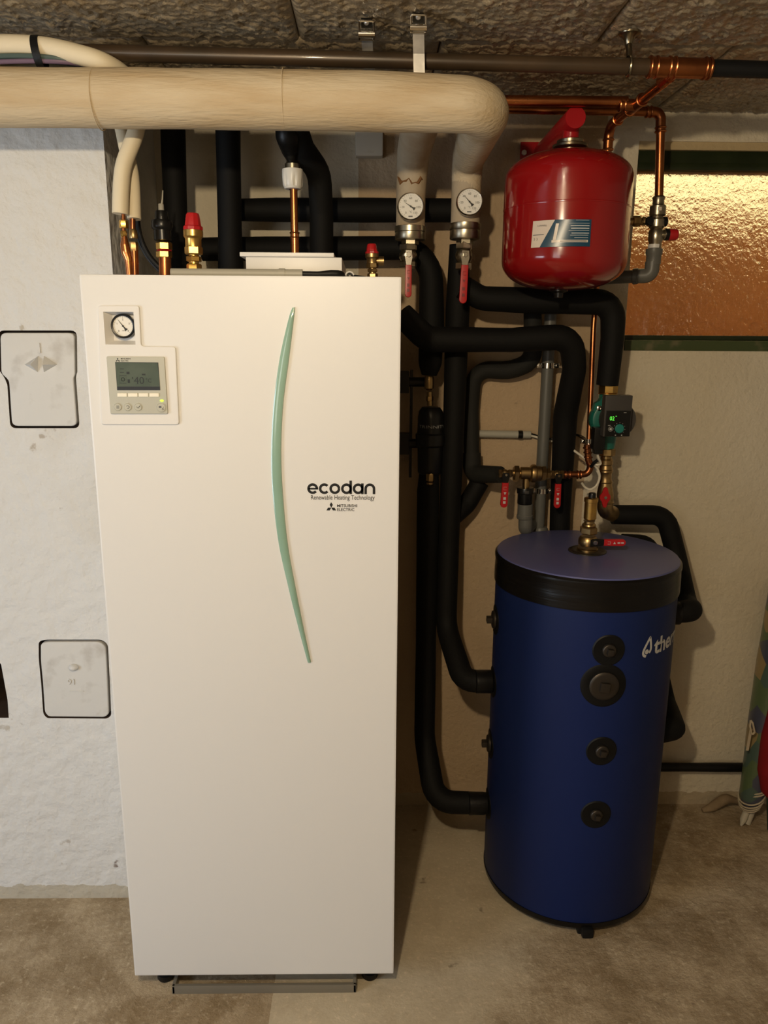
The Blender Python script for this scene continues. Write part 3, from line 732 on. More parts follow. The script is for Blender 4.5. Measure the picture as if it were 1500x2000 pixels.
# ------------------------------------------------------------------ fittings
def grip(b, o, d, n, L, w, th, tip=0.3):
    # flat rounded handle grip from o along d
    d = d.normalized(); n = n.normalized(); s = d.cross(n); K = 8; pts = []
    for k in range(K+1):
        a = -PI/2+PI*k/K; pts.append(o+d*(L-w/2+math.cos(a)*w/2)+s*(math.sin(a)*w/2))
    pts += [o+s*w*0.46, o-s*w*0.46]
    b.prism([p-n*th/2 for p in pts], n*th, bev=th*0.3)
def ball_valve(name, label, c, axis, r, L, face, ldir, llen, metal='nickel', lm='red_plastic', lw=0.016, start=0.018, off=None, marks=True, group=None, plate='chrome', ink='sticker_grey'):
    axis = Vector(axis).normalized(); face = Vector(face).normalized(); ldir = Vector(ldir).normalized()
    t = thing(name, label, 'valve', c-axis*L/2, group)
    b = MB(); h = L*0.27
    b.hexn(c-axis*L/2, axis, r, h, 6, rot=0.3); b.hexn(c+axis*(L/2-h), axis, r, h, 6, rot=0.3)
    b.lathe(c-axis*(L/2-h), axis, [(r*0.72, 0), (r*0.80, 0.002), (r*0.98, L*0.14), (r*1.02, L*0.23), (r*0.98, L*0.32), (r*0.80, L-2*h-0.002), (r*0.72, L-2*h)], 20)
    b.build('body', metal, t)
    so = c+face*r*0.85
    MB().lathe(so, face, [(r*0.42, 0), (r*0.42, r*0.35), (r*0.30, r*0.36), (r*0.30, r*0.7)], 16).build('stem', metal, t)
    o1 = off if off is not None else r*0.62
    hb = so+face*o1
    b = MB(); s = ldir.cross(face); w = lw*0.72
    b.prism([hb-ldir*r*0.45-s*w*0.6, hb-ldir*r*0.45+s*w*0.6, hb+ldir*r*0.3+s*w*0.75, hb+ldir*start*1.15+s*w*0.42, hb+ldir*start*1.15-s*w*0.42, hb+ldir*r*0.3-s*w*0.75], face*0.0022)
    lv = b.build('lever', plate, t)
    MB().hexn(hb+face*0.0022, face, r*0.30, 0.0045).build('nut', 'chrome', lv)
    b = MB(); grip(b, hb+ldir*start+face*0.001, ldir, face, llen-start, lw, 0.007); g = b.build('grip', lm, lv)
    if marks:
        b = MB(); q = hb+ldir*start+face*0.0048; side = ldir.cross(face)
        for k, sh in enumerate((0.22, 0.42, 0.62, 0.78)):
            cc = q+ldir*(llen-start)*sh; z = lw*0.2
            if k == 0:
                b.tube([cc-side*z-ldir*z, cc+side*z-ldir*z, cc+side*z+ldir*z, cc-side*z+ldir*z], 0.0004, 5, 0)
            elif k == 1: b.prism([cc+ldir*z*1.1, cc-ldir*z*0.9+side*z, cc-ldir*z*0.9-side*z], face*0.0003)
            else: b.box(cc, (abs(side.x)*z*1.7+abs(ldir.x)*0.007+0.0003, 0.0004, abs(side.z)*z*1.7+abs(ldir.z)*0.007+0.0003))
        b.build('grip_marking', ink, g)
    return t
def safety_valve(name, label, base, top, metal='brass', outlet=None, cap=0.36, rs=1.0, stack=None):
    ax = top-base; L = ax.length; d = ax.normalized(); t = thing(name, label, 'safety valve', base)
    R = L*0.155*rs
    b = MB(); b.lathe(base, d, [(R*0.40, 0), (R*0.40, L*0.12)], 16); b.hexn(base+d*L*0.09, d, R*0.92, L*0.15); b.lathe(base+d*L*0.235, d, [(R*0.6, 0), (R*0.6, L*0.04)], 16)
    b.hexn(base+d*L*0.27, d, R*0.92, L*0.085, 6, rot=0.4); b.lathe(base+d*L*0.35, d, [(R*0.6, 0), (R*0.6, L*0.03)], 16); b.hexn(base+d*L*0.375, d, R*1.06, L*0.13, 6, rot=0.2)
    b.lathe(base+d*L*0.49, d, [(R*0.95, 0), (R*0.95, L*0.12), (R*1.0, L*0.135), (R*1.16, L*0.16), (R*1.16, L*0.25), (R*0.95, L*0.265)], 24)
    b.build('body', metal, t)
    if outlet is not None:
        o = base+d*L*0.56; MB().tube([o, o+outlet*0.8], R*0.55, 14).lathe(o+outlet*0.55, outlet, [(R*0.78, 0), (R*0.78, outlet.length*0.45), (R*0.5, outlet.length*0.46), (R*0.5, outlet.length*0.3)], 18).build('outlet', metal, t)
    MB().lathe(base+d*L*0.745, d, [(R*1.15, 0), (R*1.18, L*0.02), (R*1.15, L*0.05), (R*0.98, L*0.065), (R*0.80, L*0.225), (R*0.68, L*0.25), (0, L*0.255)], 10).build('cap', 'red_plastic', t, ang=30)
    return t
def pipe_clamp(name, label, c, axis, r, stud_to, m='chrome'):
    t = thing(name, label, 'pipe clamp', c)
    MB().lathe(c-Vector(axis)*0.007, axis, [(r, 0), (r+0.0022, 0), (r+0.0022, 0.014), (r, 0.014)], 24).build('band', m, t)
    b = MB(); s = X_ if abs(Vector(axis).z) > 0.5 else Z_
    for q in (-1, 1):
        b.box(c+s*q*(r+0.007), (0.014, 0.008, 0.013), bev=0.001); b.lathe(c+s*q*(r+0.008)-Y_*0.010, Y_, [(0.004, 0), (0.004, 0.004), (0.002, 0.004), (0.002, 0.02)], 10)
    b.build('ears', m, t)
    MB().tube([c+Y_*r, Vector((c.x, stud_to, c.z))], 0.004, 8).build('stud', m, t)
    return t

# ------------------------------------------------------------------ overhead pipes
LY = 0.52
X2 = P(912, 400, LY).x; X1 = P(803, 400, LY).x
bp = thing('jacketed_pipe', 'thick beige plaster-jacketed pipe crossing under the ceiling and bending down to the right thermometer', 'pipe', P(400, 250, 0.14))
MB().tube([P(-260, 189, 0.138), P(300, 193, 0.138), P(700, 198, 0.138), P(955, 206, 0.140), (X2-0.003, LY, 1.905), P(911, 415, LY)], [0.0525, 0.0525, 0.0525, 0.049, 0.037, 0.0345], 36, [0, 0.3, 0.3, 0.062, 0.05, 0], wob=0.035, step=0.02, seed=2.0).build('jacket', 'jacket', bp)
MB().tube([P(911.5, 352, LY), P(908.5, 445, LY)], 0.0362, 30).build('end_sleeve', 'jacket_leg', bp)
for px in (193, 556):
    c = P(px, 194.5, 0.138); MB().torus(c, X_, 0.0532, 0.0012, 40, 6).build('jacket_seam', 'jacket', bp)
b2 = thing('jacketed_pipe', 'beige jacketed branch behind the thick pipe dropping to the left thermometer', 'pipe', P(803, 440, LY))
z1 = 1.912
MB().tube([(X1+0.006, 0.182, 1.935), (X1+0.002, LY, z1), P(802, 415, LY)], [0.041, 0.039, 0.0345], 30, [0, 0.055, 0], wob=0.03, step=0.02, seed=5.0).build('jacket', 'jacket_leg', b2)
MB().tube([P(803, 352, LY), P(801.5, 447, LY)], 0.0358, 30).build('end_sleeve', 'jacket_leg', b2)
# brown glue stain ring on the left leg
b = MB(); pts = []
cz = P(803, 362, LY)
for i in range(13):
    a = math.radians(-160+i*140/12); z = cz.z+0.005*math.cos(i*1.35)+0.003*math.sin(i*2.9)-0.010*math.sin(PI*i/12)+0.012
    pts.append(Vector((cz.x+0.0348*math.cos(a), LY+0.0348*math.sin(a), z)))
b.tube(pts, [0.002, 0.004, 0.0055, 0.002, 0.003, 0.0022, 0.003, 0.002, 0.0045, 0.006, 0.003, 0.002, 0.0015], 8, 0.0); b.build('glue_stain', 'stain_brown', b2)

for i, (gx, gy, ang, lab, hot) in enumerate(((802, 403, 148, 'round thermometer on the left jacketed pipe above the left red lever valve', 1), (917, 394, 134, 'round thermometer on the right jacketed pipe beside the red vessel', 0))):
    c = P(gx, gy, 0.455); r = 0.0315
    t = thing('thermometer', lab, 'thermometer', c, 'pipe thermometers')
    g = MB().lathe(c+Y_*0.012, N_, [(r*0.97, 0), (r, 0.003), (r, 0.012), (r*0.95, 0.0145), (r*0.91, 0.014), (r*0.91, 0.011), (0, 0.011)], 44).build('case', 'chrome', t)
    f = MB().lathe(c+N_*-0.0010, N_, [(r*0.91, 0), (r*0.91, 0.0008), (0, 0.0008)], 44).build('face', 'gauge_white', g)
    MB().tube([c+Y_*0.010, c+Y_*0.045], 0.008, 12).build('stem', 'chrome', t)
    b = MB()
    for k in range(25):
        a = math.radians(232-k*284/24); d = X_*math.cos(a)+Z_*math.sin(a); l = 0.0035 if k % 4 == 0 else 0.0016
        q = c+N_*0.0001+d*(0.0262-l/2); s = Z_*math.cos(a)-X_*math.sin(a)
        b.prism([q-d*l/2-s*0.0003, q+d*l/2-s*0.0003, q+d*l/2+s*0.0003, q-d*l/2+s*0.0003], N_*0.0002)
    for k, tx in enumerate(('0', '20', '40', '60', '80', '100', '120')):
        a = math.radians(232-k*284/6); d = X_*math.cos(a)+Z_*math.sin(a)
        put_text(b, tx, 0.0072, c+N_*0.0002+d*0.0182+Vector((0, 0, -0.0025)), X_, Z_, align='CENTER', extr=0.0001)
    put_text(b, '°C', 0.0065, c+N_*0.0002+Vector((0, 0, -0.0145)), X_, Z_, align='CENTER', extr=0.0001)
    b.box(c+N_*0.0003+Vector((0, 0, -0.0225)), (0.010, 0.0002, 0.0028))
    b.build('scale', 'ink_grey', f)
    needle(f, c+N_*0.0005, N_, math.radians(ang), 0.0215)
for (px, y0, y1, lab) in ((801, 443, 469, 'steel end collar on the left jacketed pipe'), (908, 437, 468, 'steel end collar on the right jacketed pipe')):
    a, c = P(px, y1, LY), P(px, y0, LY); h = (c-a).length
    t = thing('end_collar', lab, 'collar', a, 'pipe end collars')
    MB().lathe(a, Z_, [(0.022, -0.001), (0.0368, 0), (0.0378, 0.002), (0.0378, h*0.55), (0.0372, h*0.57), (0.0385, h*0.62), (0.0385, h), (0.0365, h+0.001)], 40).build('ring', 'nickel', t)
    MB().hexn(a-Z_*0.012, Z_, 0.0215, 0.0125).build('union_nut', 'nickel', t)
ball_valve('ball_valve', 'nickel ball valve under the left thermometer with long red lever hanging down', P(797, 500, LY), Z_, 0.0225, 0.056, N_, -Z_, P(797, 495, LY-0.04).z-P(797, 579, LY-0.04).z, lw=0.0165, start=0.024, ink='red_ink', group='red lever valves under the thermometers')
ball_valve('ball_valve', 'nickel ball valve under the right thermometer with long red lever hanging down', P(906, 500, LY), Z_, 0.0215, 0.066, N_, Vector((-0.03, 0, -1)), P(905, 492, LY-0.04).z-P(905, 588, LY-0.04).z, lw=0.0190, start=0.024, ink='red_ink', group='red lever valves under the thermometers')

# brown steel pipe under the ceiling and its hangers
BY = 0.175
pipe('steel_pipe', 'dark brown painted steel pipe running along under the ceiling', 'pipe', [P(-60, 97, BY), P(190, 103, BY), P(1268, 131, BY)], 0.0150, 'steel_brown', wob=0.03, step=0.05)
pipe('steel_pipe', 'dark grey pipe stub leaving the copper tee towards the right', 'pipe', [P(1384, 133, BY), P(1620, 140, BY)], 0.0155, 'rubber_black', wob=0.03, step=0.05)
t = thing('pipe_hanger', 'bronze rod hanger with trumpet ceiling cup holding the brown pipe', 'hanger', P(1231, 120, BY))
ct = PZ(1230, 55, CEIL)
MB().lathe((ct.x, ct.y, CEIL-0.008), -Z_, [(0.0215, 0), (0.0205, 0.003), (0.012, 0.009), (0.008, 0.018), (0.0065, 0.026)], 24).build('ceiling_cup', 'tin_dark', t)
MB().tube([(ct.x, ct.y, CEIL-0.026), P(1229, 112, BY)], 0.0060, 12).build('rod', 'tin_dark', t)
MB().torus(P(1228, 130, BY), X_, 0.0165, 0.003, 24, 8).build('pipe_ring', 'tin_dark', t)
# galvanised strap hangers for the jacketed pipe
def plate(b, p, q, w, th):
    d = q-p; rot = Matrix((X_, d.normalized().cross(X_)*-1, d.normalized())).transposed()
    b.box((p+q)/2, (w, th, d.length), rot=rot)
for (top, knee, mid, low, lab) in ((PZ(716, 37, 2.071), P(716, 74, .165), P(718, 99, .199), P(722, 148, .207), 'galvanised strap hanger passing behind the brown pipe'),
                                   (PZ(817, 27, 2.071), P(817, 62, .118), P(818, 105, .136), P(819, 156, .138), 'galvanised strap hanger passing in front of the brown pipe')):
    t = thing('strap_hanger', lab, 'hanger', top, 'strap hangers of the jacketed pipe'); w = 0.0215
    b = MB(); plate(b, knee+(top-knee)*0.25, mid, w, 0.0016); plate(b, mid, low, w, 0.0016); b.build('strap', 'galvanised', t)
    n = Vector((0, -(top-knee).z, (top-knee).y)).normalized(); n = n if n.y < 0 else -n; o_ = n*0.004; hw = 0.0138
    MB().tube([knee-X_*hw+o_, top-X_*hw+o_, top+X_*hw+o_, knee+X_*hw+o_, knee-X_*hw+o_], 0.0020, 8, 0.003).build('buckle_loop', 'chrome', t)
    rq = knee.lerp(top, 0.30)+n*0.003
    MB().tube([rq-X_*0.0155, rq+X_*0.0155], 0.0072, 16).build('roller', 'chrome', t)
    b = MB(); plate(b, knee.lerp(top, 0.42), top+(top-knee)*0.05, w*0.96, 0.0016); b.build('tongue', 'stud_dark', t)
    MB().lathe(top.lerp(knee, 0.15)+n*0.001, n, [(0.005, 0), (0.005, 0.002), (0.003, 0.004), (0, 0.004)], 12).build('screw', 'galvanised', t)

# ------------------------------------------------------------------ copper
def copper_fitting_rings(b, pts):
    for (c, d, r) in pts: b.torus(c, d, r, 0.0026, 24, 8)
tee0, tee1 = P(1265, 131, BY), P(1388, 134, BY)
ct_ = thing('copper_tee', 'copper tee fitting on the brown ceiling pipe with beaded ends', 'fitting', tee0)
d = (tee1-tee0).normalized()
b = MB(); b.lathe(tee0, d, [(0.0185, 0), (0.0185, (tee1-tee0).length)], 28)
copper_fitting_rings(b, [(tee0.lerp(tee1, f), d, 0.0185) for f in (0.03, 0.13, 0.33, 0.42, 0.90, 0.97)])
tb = P(1322, 146, BY); b.tube([P(1322, 134, BY), P(1322, 136, BY)+Vector((-0.01, 0.05, -0.008))], 0.0135, 20)
b.build('tee_body', 'copper', ct_)
# branch running back to the wall
ZB = P(1322, 138, BY).z-0.006
j1 = PZ(1242, 205, ZB-0.006); j2 = PZ(1190, 247, ZB-0.012); j2.y = min(j2.y, 0.61)
dn = P(1182, 300, j2.y); dn.x = j2.x-0.002
st = P(1322, 138, BY)+Vector((-0.004, 0.02, -0.006))
pipe('copper_pipe', 'bent copper pipe coming off the ceiling tee and turning down behind the red vessel', 'pipe',
     [st, j1, j2, Vector((j2.x, j2.y, j2.z-0.08)), P(1170, 470, .605), P(1166.5, 553, .612)], [0.0098, 0.0098, 0.0098, 0.0098, 0.0085, 0.0076], 'copper', bend=0.028, seg=18)
t = thing('copper_elbow', 'copper elbow with beaded ends turning down beside the red vessel', 'fitting', j2)
b = MB(); b.tube([j2+(j1-j2).normalized()*0.055, j2, j2-Z_*0.055], 0.0116, 20, 0.03)
copper_fitting_rings(b, [(j2+(j1-j2).normalized()*0.055, (j1-j2), 0.0116), (j2-Z_*0.052, Z_, 0.0116), (j2-Z_*0.030, Z_, 0.0116)]); b.build('elbow_body', 'copper', t)
t = thing('copper_junction', 'copper tee joint where the long copper pipe meets the branch', 'fitting', j1)
b = MB(); dd = (j2-st).normalized()
b.tube([j1-dd*0.034, j1+dd*0.034], 0.0122, 20); b.tube([j1, j1-X_*0.036], 0.0122, 20)
copper_fitting_rings(b, [(j1-dd*0.034, dd, 0.012), (j1+dd*0.034, dd, 0.012), (j1-X_*0.036, X_, 0.0122), (j1-X_*0.026, X_, 0.0122)]); b.build('tee_body', 'copper', t)
pl = P(985, 196, j1.y)
pipe('copper_pipe', 'straight copper pipe from the beige jacketed elbow to the copper joint', 'pipe', [Vector((0.72, j1.y, P(1235, 199, j1.y).z-0.001)), Vector((j1.x-0.02, j1.y, P(1235, 199, j1.y).z))], 0.0112, 'copper', seg=18)
# second copper pipe to the safety group
SY = 0.60
e1 = P(1291, 219, SY); sx = e1.x
sgt = P(1287, 388, SY)
pipe('copper_pipe', 'copper pipe turning down in front of the window to the safety valve group', 'pipe', [P(940, 212, SY), e1, sgt], 0.0108, 'copper', bend=0.026, seg=18)
t = thing('copper_elbow', 'copper elbow with beaded ends above the window corner', 'fitting', e1)
b = MB(); dv = (sgt-e1).normalized(); b.tube([e1-X_*0.036, e1, e1+dv*0.045], 0.0124, 20, 0.03)
copper_fitting_rings(b, [(e1-X_*0.036, X_, 0.0124), (e1-X_*0.026, X_, 0.0122), (e1+dv*0.045, dv, 0.0124), (e1+dv*0.036, dv, 0.0122)]); b.build('elbow_body', 'copper', t)

# safety group in front of the window
def sg(px, py): return P(px, py, SY)
t = thing('safety_group', 'nickel safety valve group with red knob in front of the window', 'valve', sg(1278, 490))
a = sg(1287, 383); c = sg(1279, 486); d = (c-a).normalized(); L = (c-a).length
prof = [(0.0135, 0), (0.0165, 0.004), (0.0140, 0.012), (0.0150, L*0.16), (0.0205, L*0.19), (0.0205, L*0.36), (0.0150, L*0.39), (0.0155, L*0.42), (0.0200, L*0.45), (0.0200, L*0.58), (0.0155, L*0.62), (0.0190, L*0.67), (0.0190, L*0.84), (0.0160, L*0.88), (0.0160, L)]
MB().lathe(a, d, prof, 24).build('body', 'nickel', t)
q = sg(1284, 433)
MB().tube([q-X_*0.024, q+X_*0.020], 0.0125, 18).build('cross_arm', 'nickel', t)
MB().lathe(q+X_*0.012+Vector((0, -0.002, 0)), X_, [(0.0125, 0), (0.0125, 0.010), (0.010, 0.012), (0, 0.012)], 20).build('side_cap', 'plastic_black', t)
MB().lathe(sg(1265, 433)-Y_*0.006, N_, [(0.0115, 0), (0.0115, 0.010), (0.009, 0.013), (0, 0.013)], 20).build('test_plug', 'plastic_black', t)
q2 = sg(1282, 458)
MB().lathe(q2, X_, [(0.0105, 0), (0.0105, 0.016), (0.013, 0.018), (0.013, 0.023)], 20).build('relief_outlet', 'nickel', t)
MB().lathe(q2+X_*0.022, X_, [(0.0145, 0), (0.0148, 0.002), (0.0148, 0.009)], 20).build('knob_collar', 'plastic_black', t)
b = MB(); b.lathe(q2+X_*0.030, X_, [(0.0142, 0), (0.0150, 0.002), (0.0142, 0.022), (0.012, 0.0245), (0, 0.0245)], 12); b.build('red_knob', 'red_plastic', t)
MB().box(sg(1283, 410)+N_*0.0205, (0.010, 0.0012, 0.009), bev=0.0004).build('tag', 'label_white', t)
b = MB(); q3 = sg(1228, 432); b.tube([q3-X_*0.03, sg(1262, 433)], 0.0085, 16); b.hexn(sg(1236, 432), X_, 0.0135, 0.020); b.hexn(sg(1254, 432), X_, 0.0110, 0.010)
b.build('side_union', 'brass_dark', t)
# grey drain pipe from the safety group
t = thing('drain_pipe', 'grey plastic drain pipe with elbow running from the safety group down the wall', 'pipe', P(1055, 1030, 0.665))
DY = 0.668
v0 = sg(1278, 488); v1 = sg(1275, 545); v1 = Vector((v0.x-0.002, SY, P(1272, 538, SY).z))
vt = P(1078, 575, DY)
MB().tube([v0, v1, Vector((P(1180, 545, 0.65).x, 0.655, v1.z-0.004)), Vector((vt.x, DY, v1.z-0.010)), P(1074, 640, DY), P(1050, 1060, DY)], 0.0165, 22, [0, 0.022, 0.03, 0.03, 0.03, 0]).build('pipe_run', 'pvc_grey', t)
b = MB(); b.lathe(v0+Z_*0.004, -Z_, [(0.0165, 0), (0.0212, 0.002), (0.0212, 0.014), (0.0190, 0.018), (0.0190, 0.040)], 24); b.build('socket', 'pvc_grey', t)
MB().lathe(v0+Z_*0.014, -Z_, [(0.014, 0), (0.0165, 0.001), (0.0165, 0.012)], 20).build('gasket', 'plastic_white', t)
b = MB(); b.tube([v1+Z_*0.034, v1, v1+Vector((-0.038, 0.02, -0.001))], 0.0188, 22, 0.024); b.lathe(v1+Vector((-0.03, 0.016, -0.001)), Vector((-0.038, 0.02, -0.001)), [(0.0188, 0), (0.0205, 0.001), (0.0205, 0.012), (0.0188, 0.013)], 22); b.build('elbow', 'pvc_grey', t)
b = MB(); b.lathe(P(1054, 1045, DY), Z_, [(0.019, 0), (0.0225, 0.003), (0.0225, 0.020), (0.0185, 0.026)], 22); b.build('floor_socket', 'pvc_grey', t)
pipe_clamp('pipe_clamp', 'chrome clamp holding the upper part of the grey drain pipe to the wall', P(1070, 714, DY), Z_, 0.0170, WY)
pipe_clamp('pipe_clamp', 'chrome clamp on the grey drain pipe just above the blue tank', P(1058, 958, DY), Z_, 0.0170, WY)
# ------------------------------------------------------------------ black insulated pipes
TX, TY, TR, TZ0, TZ1 = 1.093, 0.40, 0.228, 0.026, 0.955
def tz(px, py, Y=TY): return P(px, py, Y).z
IW = dict(seg=22, wob=0.045, step=0.018)
G1 = 'black insulated pipes'
pipe('insulated_pipe', 'black foam insulated riser nearest the chimney breast behind the cabinet', 'pipe', PS([(335, 130, .52), (339, 300, .52), (343, 420, .52), (350, 560, .52)]), [0.0285, 0.0285, 0.028, 0.029], 'foam_black', seed=1, **IW)
pipe('insulated_pipe', 'thick black insulated riser crossing in front of two horizontal ones behind the cabinet', 'pipe', PS([(443, 130, .52), (446, 300, .52), (449, 450, .52), (452, 560, .52)]), [0.030, 0.0295, 0.030, 0.033], 'foam_black', seed=2, **IW)
pipe('insulated_pipe', 'upper horizontal black insulated pipe ending at the right jacketed leg', 'pipe', PS([(462, 410, .615), (540, 410, .625), (900, 411, .625)]), [0.027, 0.0300, 0.0295], 'foam_black', seed=3, **IW)
pipe('insulated_pipe', 'lower horizontal black insulated pipe curving down behind the left red lever valve', 'pipe', PS([(395, 487, .625), (520, 486, .625), (842, 484, .625), (843, 640, .62), (840, 712, .60), (838, 733, .60)]), [0.029, 0.0300, 0.031, 0.033, 0.031, 0.020], 'foam_black', bend=0.085, seed=4, **IW)
t = thing('insulated_pipe', 'black insulated pipe with taped joint curving down beside the white radiator knob', 'pipe', P(625, 500, .50))
MB().tube(PS([(575, 240, .36), (590, 290, .40), (624, 338, .47), (628, 420, .50), (628, 520, .50)]), [0.027, 0.028, 0.0285, 0.0285, 0.029], 22, 0.06, wob=0.05, step=0.015, seed=5).build('foam_sleeve', 'foam_black', t)
b = MB(); b.tube(PS([(560, 240, .36), (562, 268, .36), (566, 292, .38), (570, 308, .40)]), [0.025, 0.026, 0.019, 0.013], 18, 0.02, wob=0.35, step=0.006, seed=8); b.build('tape_wrap', 'tape_black', t)
t = thing('radiator_valve', 'white ribbed plastic valve knob on a thin copper pipe behind the cabinet', 'valve', P(576, 540, .42))
ky = 0.41
MB().tube([P(571, 300, ky), P(571.5, 336, ky)], 0.0140, 18).lathe(P(571.5, 332, ky), Z_, [(0.016, 0), (0.0175, 0.002), (0.0175, 0.012), (0.014, 0.016)], 22).build('nickel_neck', 'nickel', t)
kz0 = P(572, 370, ky); kz1 = P(572, 331, ky); kh = kz1.z-kz0.z; vs = []; fs = []; sg_ = 48; prof = [(0.010, 0), (0.0185, 0.02), (0.0210, 0.12), (0.0225, 0.20), (0.0235, 0.45), (0.0240, 0.72), (0.0240, 0.9), (0.0232, 1.0), (0.0, 1.0)]
for (r, h) in prof:
    for k in range(sg_):
        a = 2*PI*k/sg_; fl_ = 1-0.16*(max(0, math.cos(a*6+1.2))**3)*(1 if 0.15 < h < 0.6 else 0)
        vs.append(kz0+Vector((r*fl_*math.cos(a), r*fl_*math.sin(a), h*kh)))
for i in range(len(prof)-1):
    for k in range(sg_): fs.append((i*sg_+k, i*sg_+(k+1) % sg_, (i+1)*sg_+(k+1) % sg_, (i+1)*sg_+k))
MB().add(vs, fs).build('knob', 'gauge_white', t)
b = MB(); b.tube([P(573.5, 366, ky), P(577, 540, ky)], 0.0088, 16); b.build('copper_pipe', 'copper', t)
b = MB(); b.tube([P(575.5, 453, ky), P(576.5, 520, ky)], 0.0102, 16); b.torus(P(575.5, 455, ky), Z_, 0.0100, 0.0020, 20, 8); b.torus(P(575.5, 464, ky), Z_, 0.0100, 0.0016, 20, 8); b.build('coupling', 'copper', t)

def port(z, th): return Vector((TX+TR*math.sin(th), TY-TR*math.cos(th), z))
pl1 = port(tz(965, 1331), -PI/2); pl2 = port(tz(948, 1569), -PI/2)
gp = thing('insulated_pipe', 'long black insulated pipe from the right thermometer valve into the tank\'s upper left port', 'pipe', P(880, 1300, .6))
MB().tube(PS([(897, 478, .605), (894, 600, .605), (887, 800, .605), (876, 1060, .605), (871, 1225, .57)])+[P(905, 1330, .43), pl1+Vector((0.004, 0, 0))], [0.0255, 0.032, 0.0300, 0.0300, 0.0300, 0.0305, 0.0295], 24, [0, .1, .1, .1, .09, .05, 0], wob=0.035, step=0.018, seed=6).build('foam_sleeve', 'foam_black', gp)
MB().lathe(pl1+Vector((-0.045, 0, 0)), X_, [(0.0295, 0), (0.031, 0.001), (0.031, 0.040), (0.0295, 0.043)], 26).build('end_sleeve', 'tape_black', gp)
hp2 = thing('insulated_pipe', 'long black insulated pipe from the black filter into the tank\'s lower left port', 'pipe', P(835, 1560, .55))
MB().tube(PS([(838, 918, .60), (836, 960, .60), (832, 1250, .58), (829, 1440, .54)])+[P(850, 1566, .43), pl2+Vector((0.004, 0, 0))], [0.026, 0.031, 0.0295, 0.0300, 0.0315, 0.0285], 24, [0, .1, .1, .09, .06, 0], wob=0.035, step=0.018, seed=7).build('foam_sleeve', 'foam_black', hp2)
MB().lathe(pl2+Vector((-0.052, 0, 0)), X_, [(0.029, 0), (0.0312, 0.001), (0.0305, 0.040), (0.0285, 0.05)], 26).build('end_sleeve', 'tape_black', hp2)
pipe('insulated_pipe', 'upper black insulated pipe under the red vessel turning down into the green pump', 'pipe', PS([(903, 560, .572), (940, 583, .572), (1060, 588, .570), (1198, 590, .570), (1196, 660, .575), (1186, 752, .58)]), [0.030, 0.031, 0.0335, 0.0325, 0.0300, 0.0290], 'foam_black', bend=0.055, seed=9, **IW)
pipe('insulated_pipe', 'lower black insulated pipe from behind the cabinet turning down behind the blue tank', 'pipe', PS([(784, 614, .50), (834, 663, .52), (1000, 664, .525), (1116, 657, .53), (1122, 720, .56), (1104, 810, .62), (1094, 1000, .667), (1090, 1150, .667)]), [0.030, 0.032, 0.0305, 0.0325, 0.0310, 0.0320, 0.0300, 0.030], 'foam_black', bend=[0, .05, .1, .06, .1, .15, .1, 0], seed=10, **IW)
t = thing('insulated_pipe', 'thin dark grey insulated pipe with an S-bend ending at the brass filling valve', 'pipe', P(980, 926, .585))
MB().tube(PS([(1040, 600, .655), (1041, 706, .668), (996, 724, .690), (926, 721, .700), (920, 800, .700), (921, 900, .680)]), [0.024, 0.0255, 0.026, 0.0235, 0.0215, 0.0225], 22, [0, .045, .1, .045, .1, 0], wob=0.03, step=0.018, seed=11).build('foam_sleeve', 'foam_grey', t)
MB().tube(PS([(921, 885, .685), (922, 926, .672), (978, 927, .585)]), [0.0265, 0.0265, 0.0225], 22, 0.03, wob=0.03, step=0.01, seed=12).build('elbow_sleeve', 'foam_grey', t)
MB().tube(PS([(938, 940, .672), (912, 985, .66), (886, 1010, .63)]), [0.027, 0.027, 0.024], 20, 0.04, wob=0.05, step=0.01, seed=13).build('branch_sleeve', 'foam_black', t)
pr1 = port(tz(1326, 1197), PI/2); pr2 = port(tz(1303, 1432), PI/2)
t = thing('insulated_pipe', 'black insulated pipe looping from the pump valve to the tank\'s upper right port', 'pipe', P(1300, 1200, .5))
MB().tube(PS([(1196, 1005, .625), (1300, 1006, .625), (1322, 1090, .61), (1340, 1180, .50)])+[Vector((pr1.x+0.062, TY+0.005, pr1.z+0.004)), pr1+Vector((-0.004, 0, 0))], [0.0275, 0.0280, 0.0275, 0.029, 0.0300, 0.0285], 22, [0, .05, .1, .05, .03, 0], wob=0.03, step=0.015, seed=14).build('foam_sleeve', 'foam_black', t)
MB().lathe(pr1+Vector((0.026, 0, 0)), -X_, [(0.029, 0), (0.031, 0.001), (0.031, 0.020), (0.029, 0.024)], 24).build('end_sleeve', 'tape_black', t)
t = thing('insulated_pipe', 'black insulated pipe coming from behind the blue tank into its lower right port', 'pipe', P(1300, 1440, .5))
MB().tube(PS([(1215, 1060, .68), (1262, 1062, .68), (1292, 1110, .68), (1285, 1300, .68), (1300, 1370, .62)])+[Vector((pr2.x+0.055, TY+0.02, pr2.z+0.002)), pr2+Vector((-0.004, 0, 0))], [0.0265, 0.0270, 0.0265, 0.027, 0.028, 0.0300, 0.0290], 22, [0, .04, .04, .05, .05, .03, 0], wob=0.03, step=0.015, seed=15).build('foam_sleeve', 'foam_black', t)

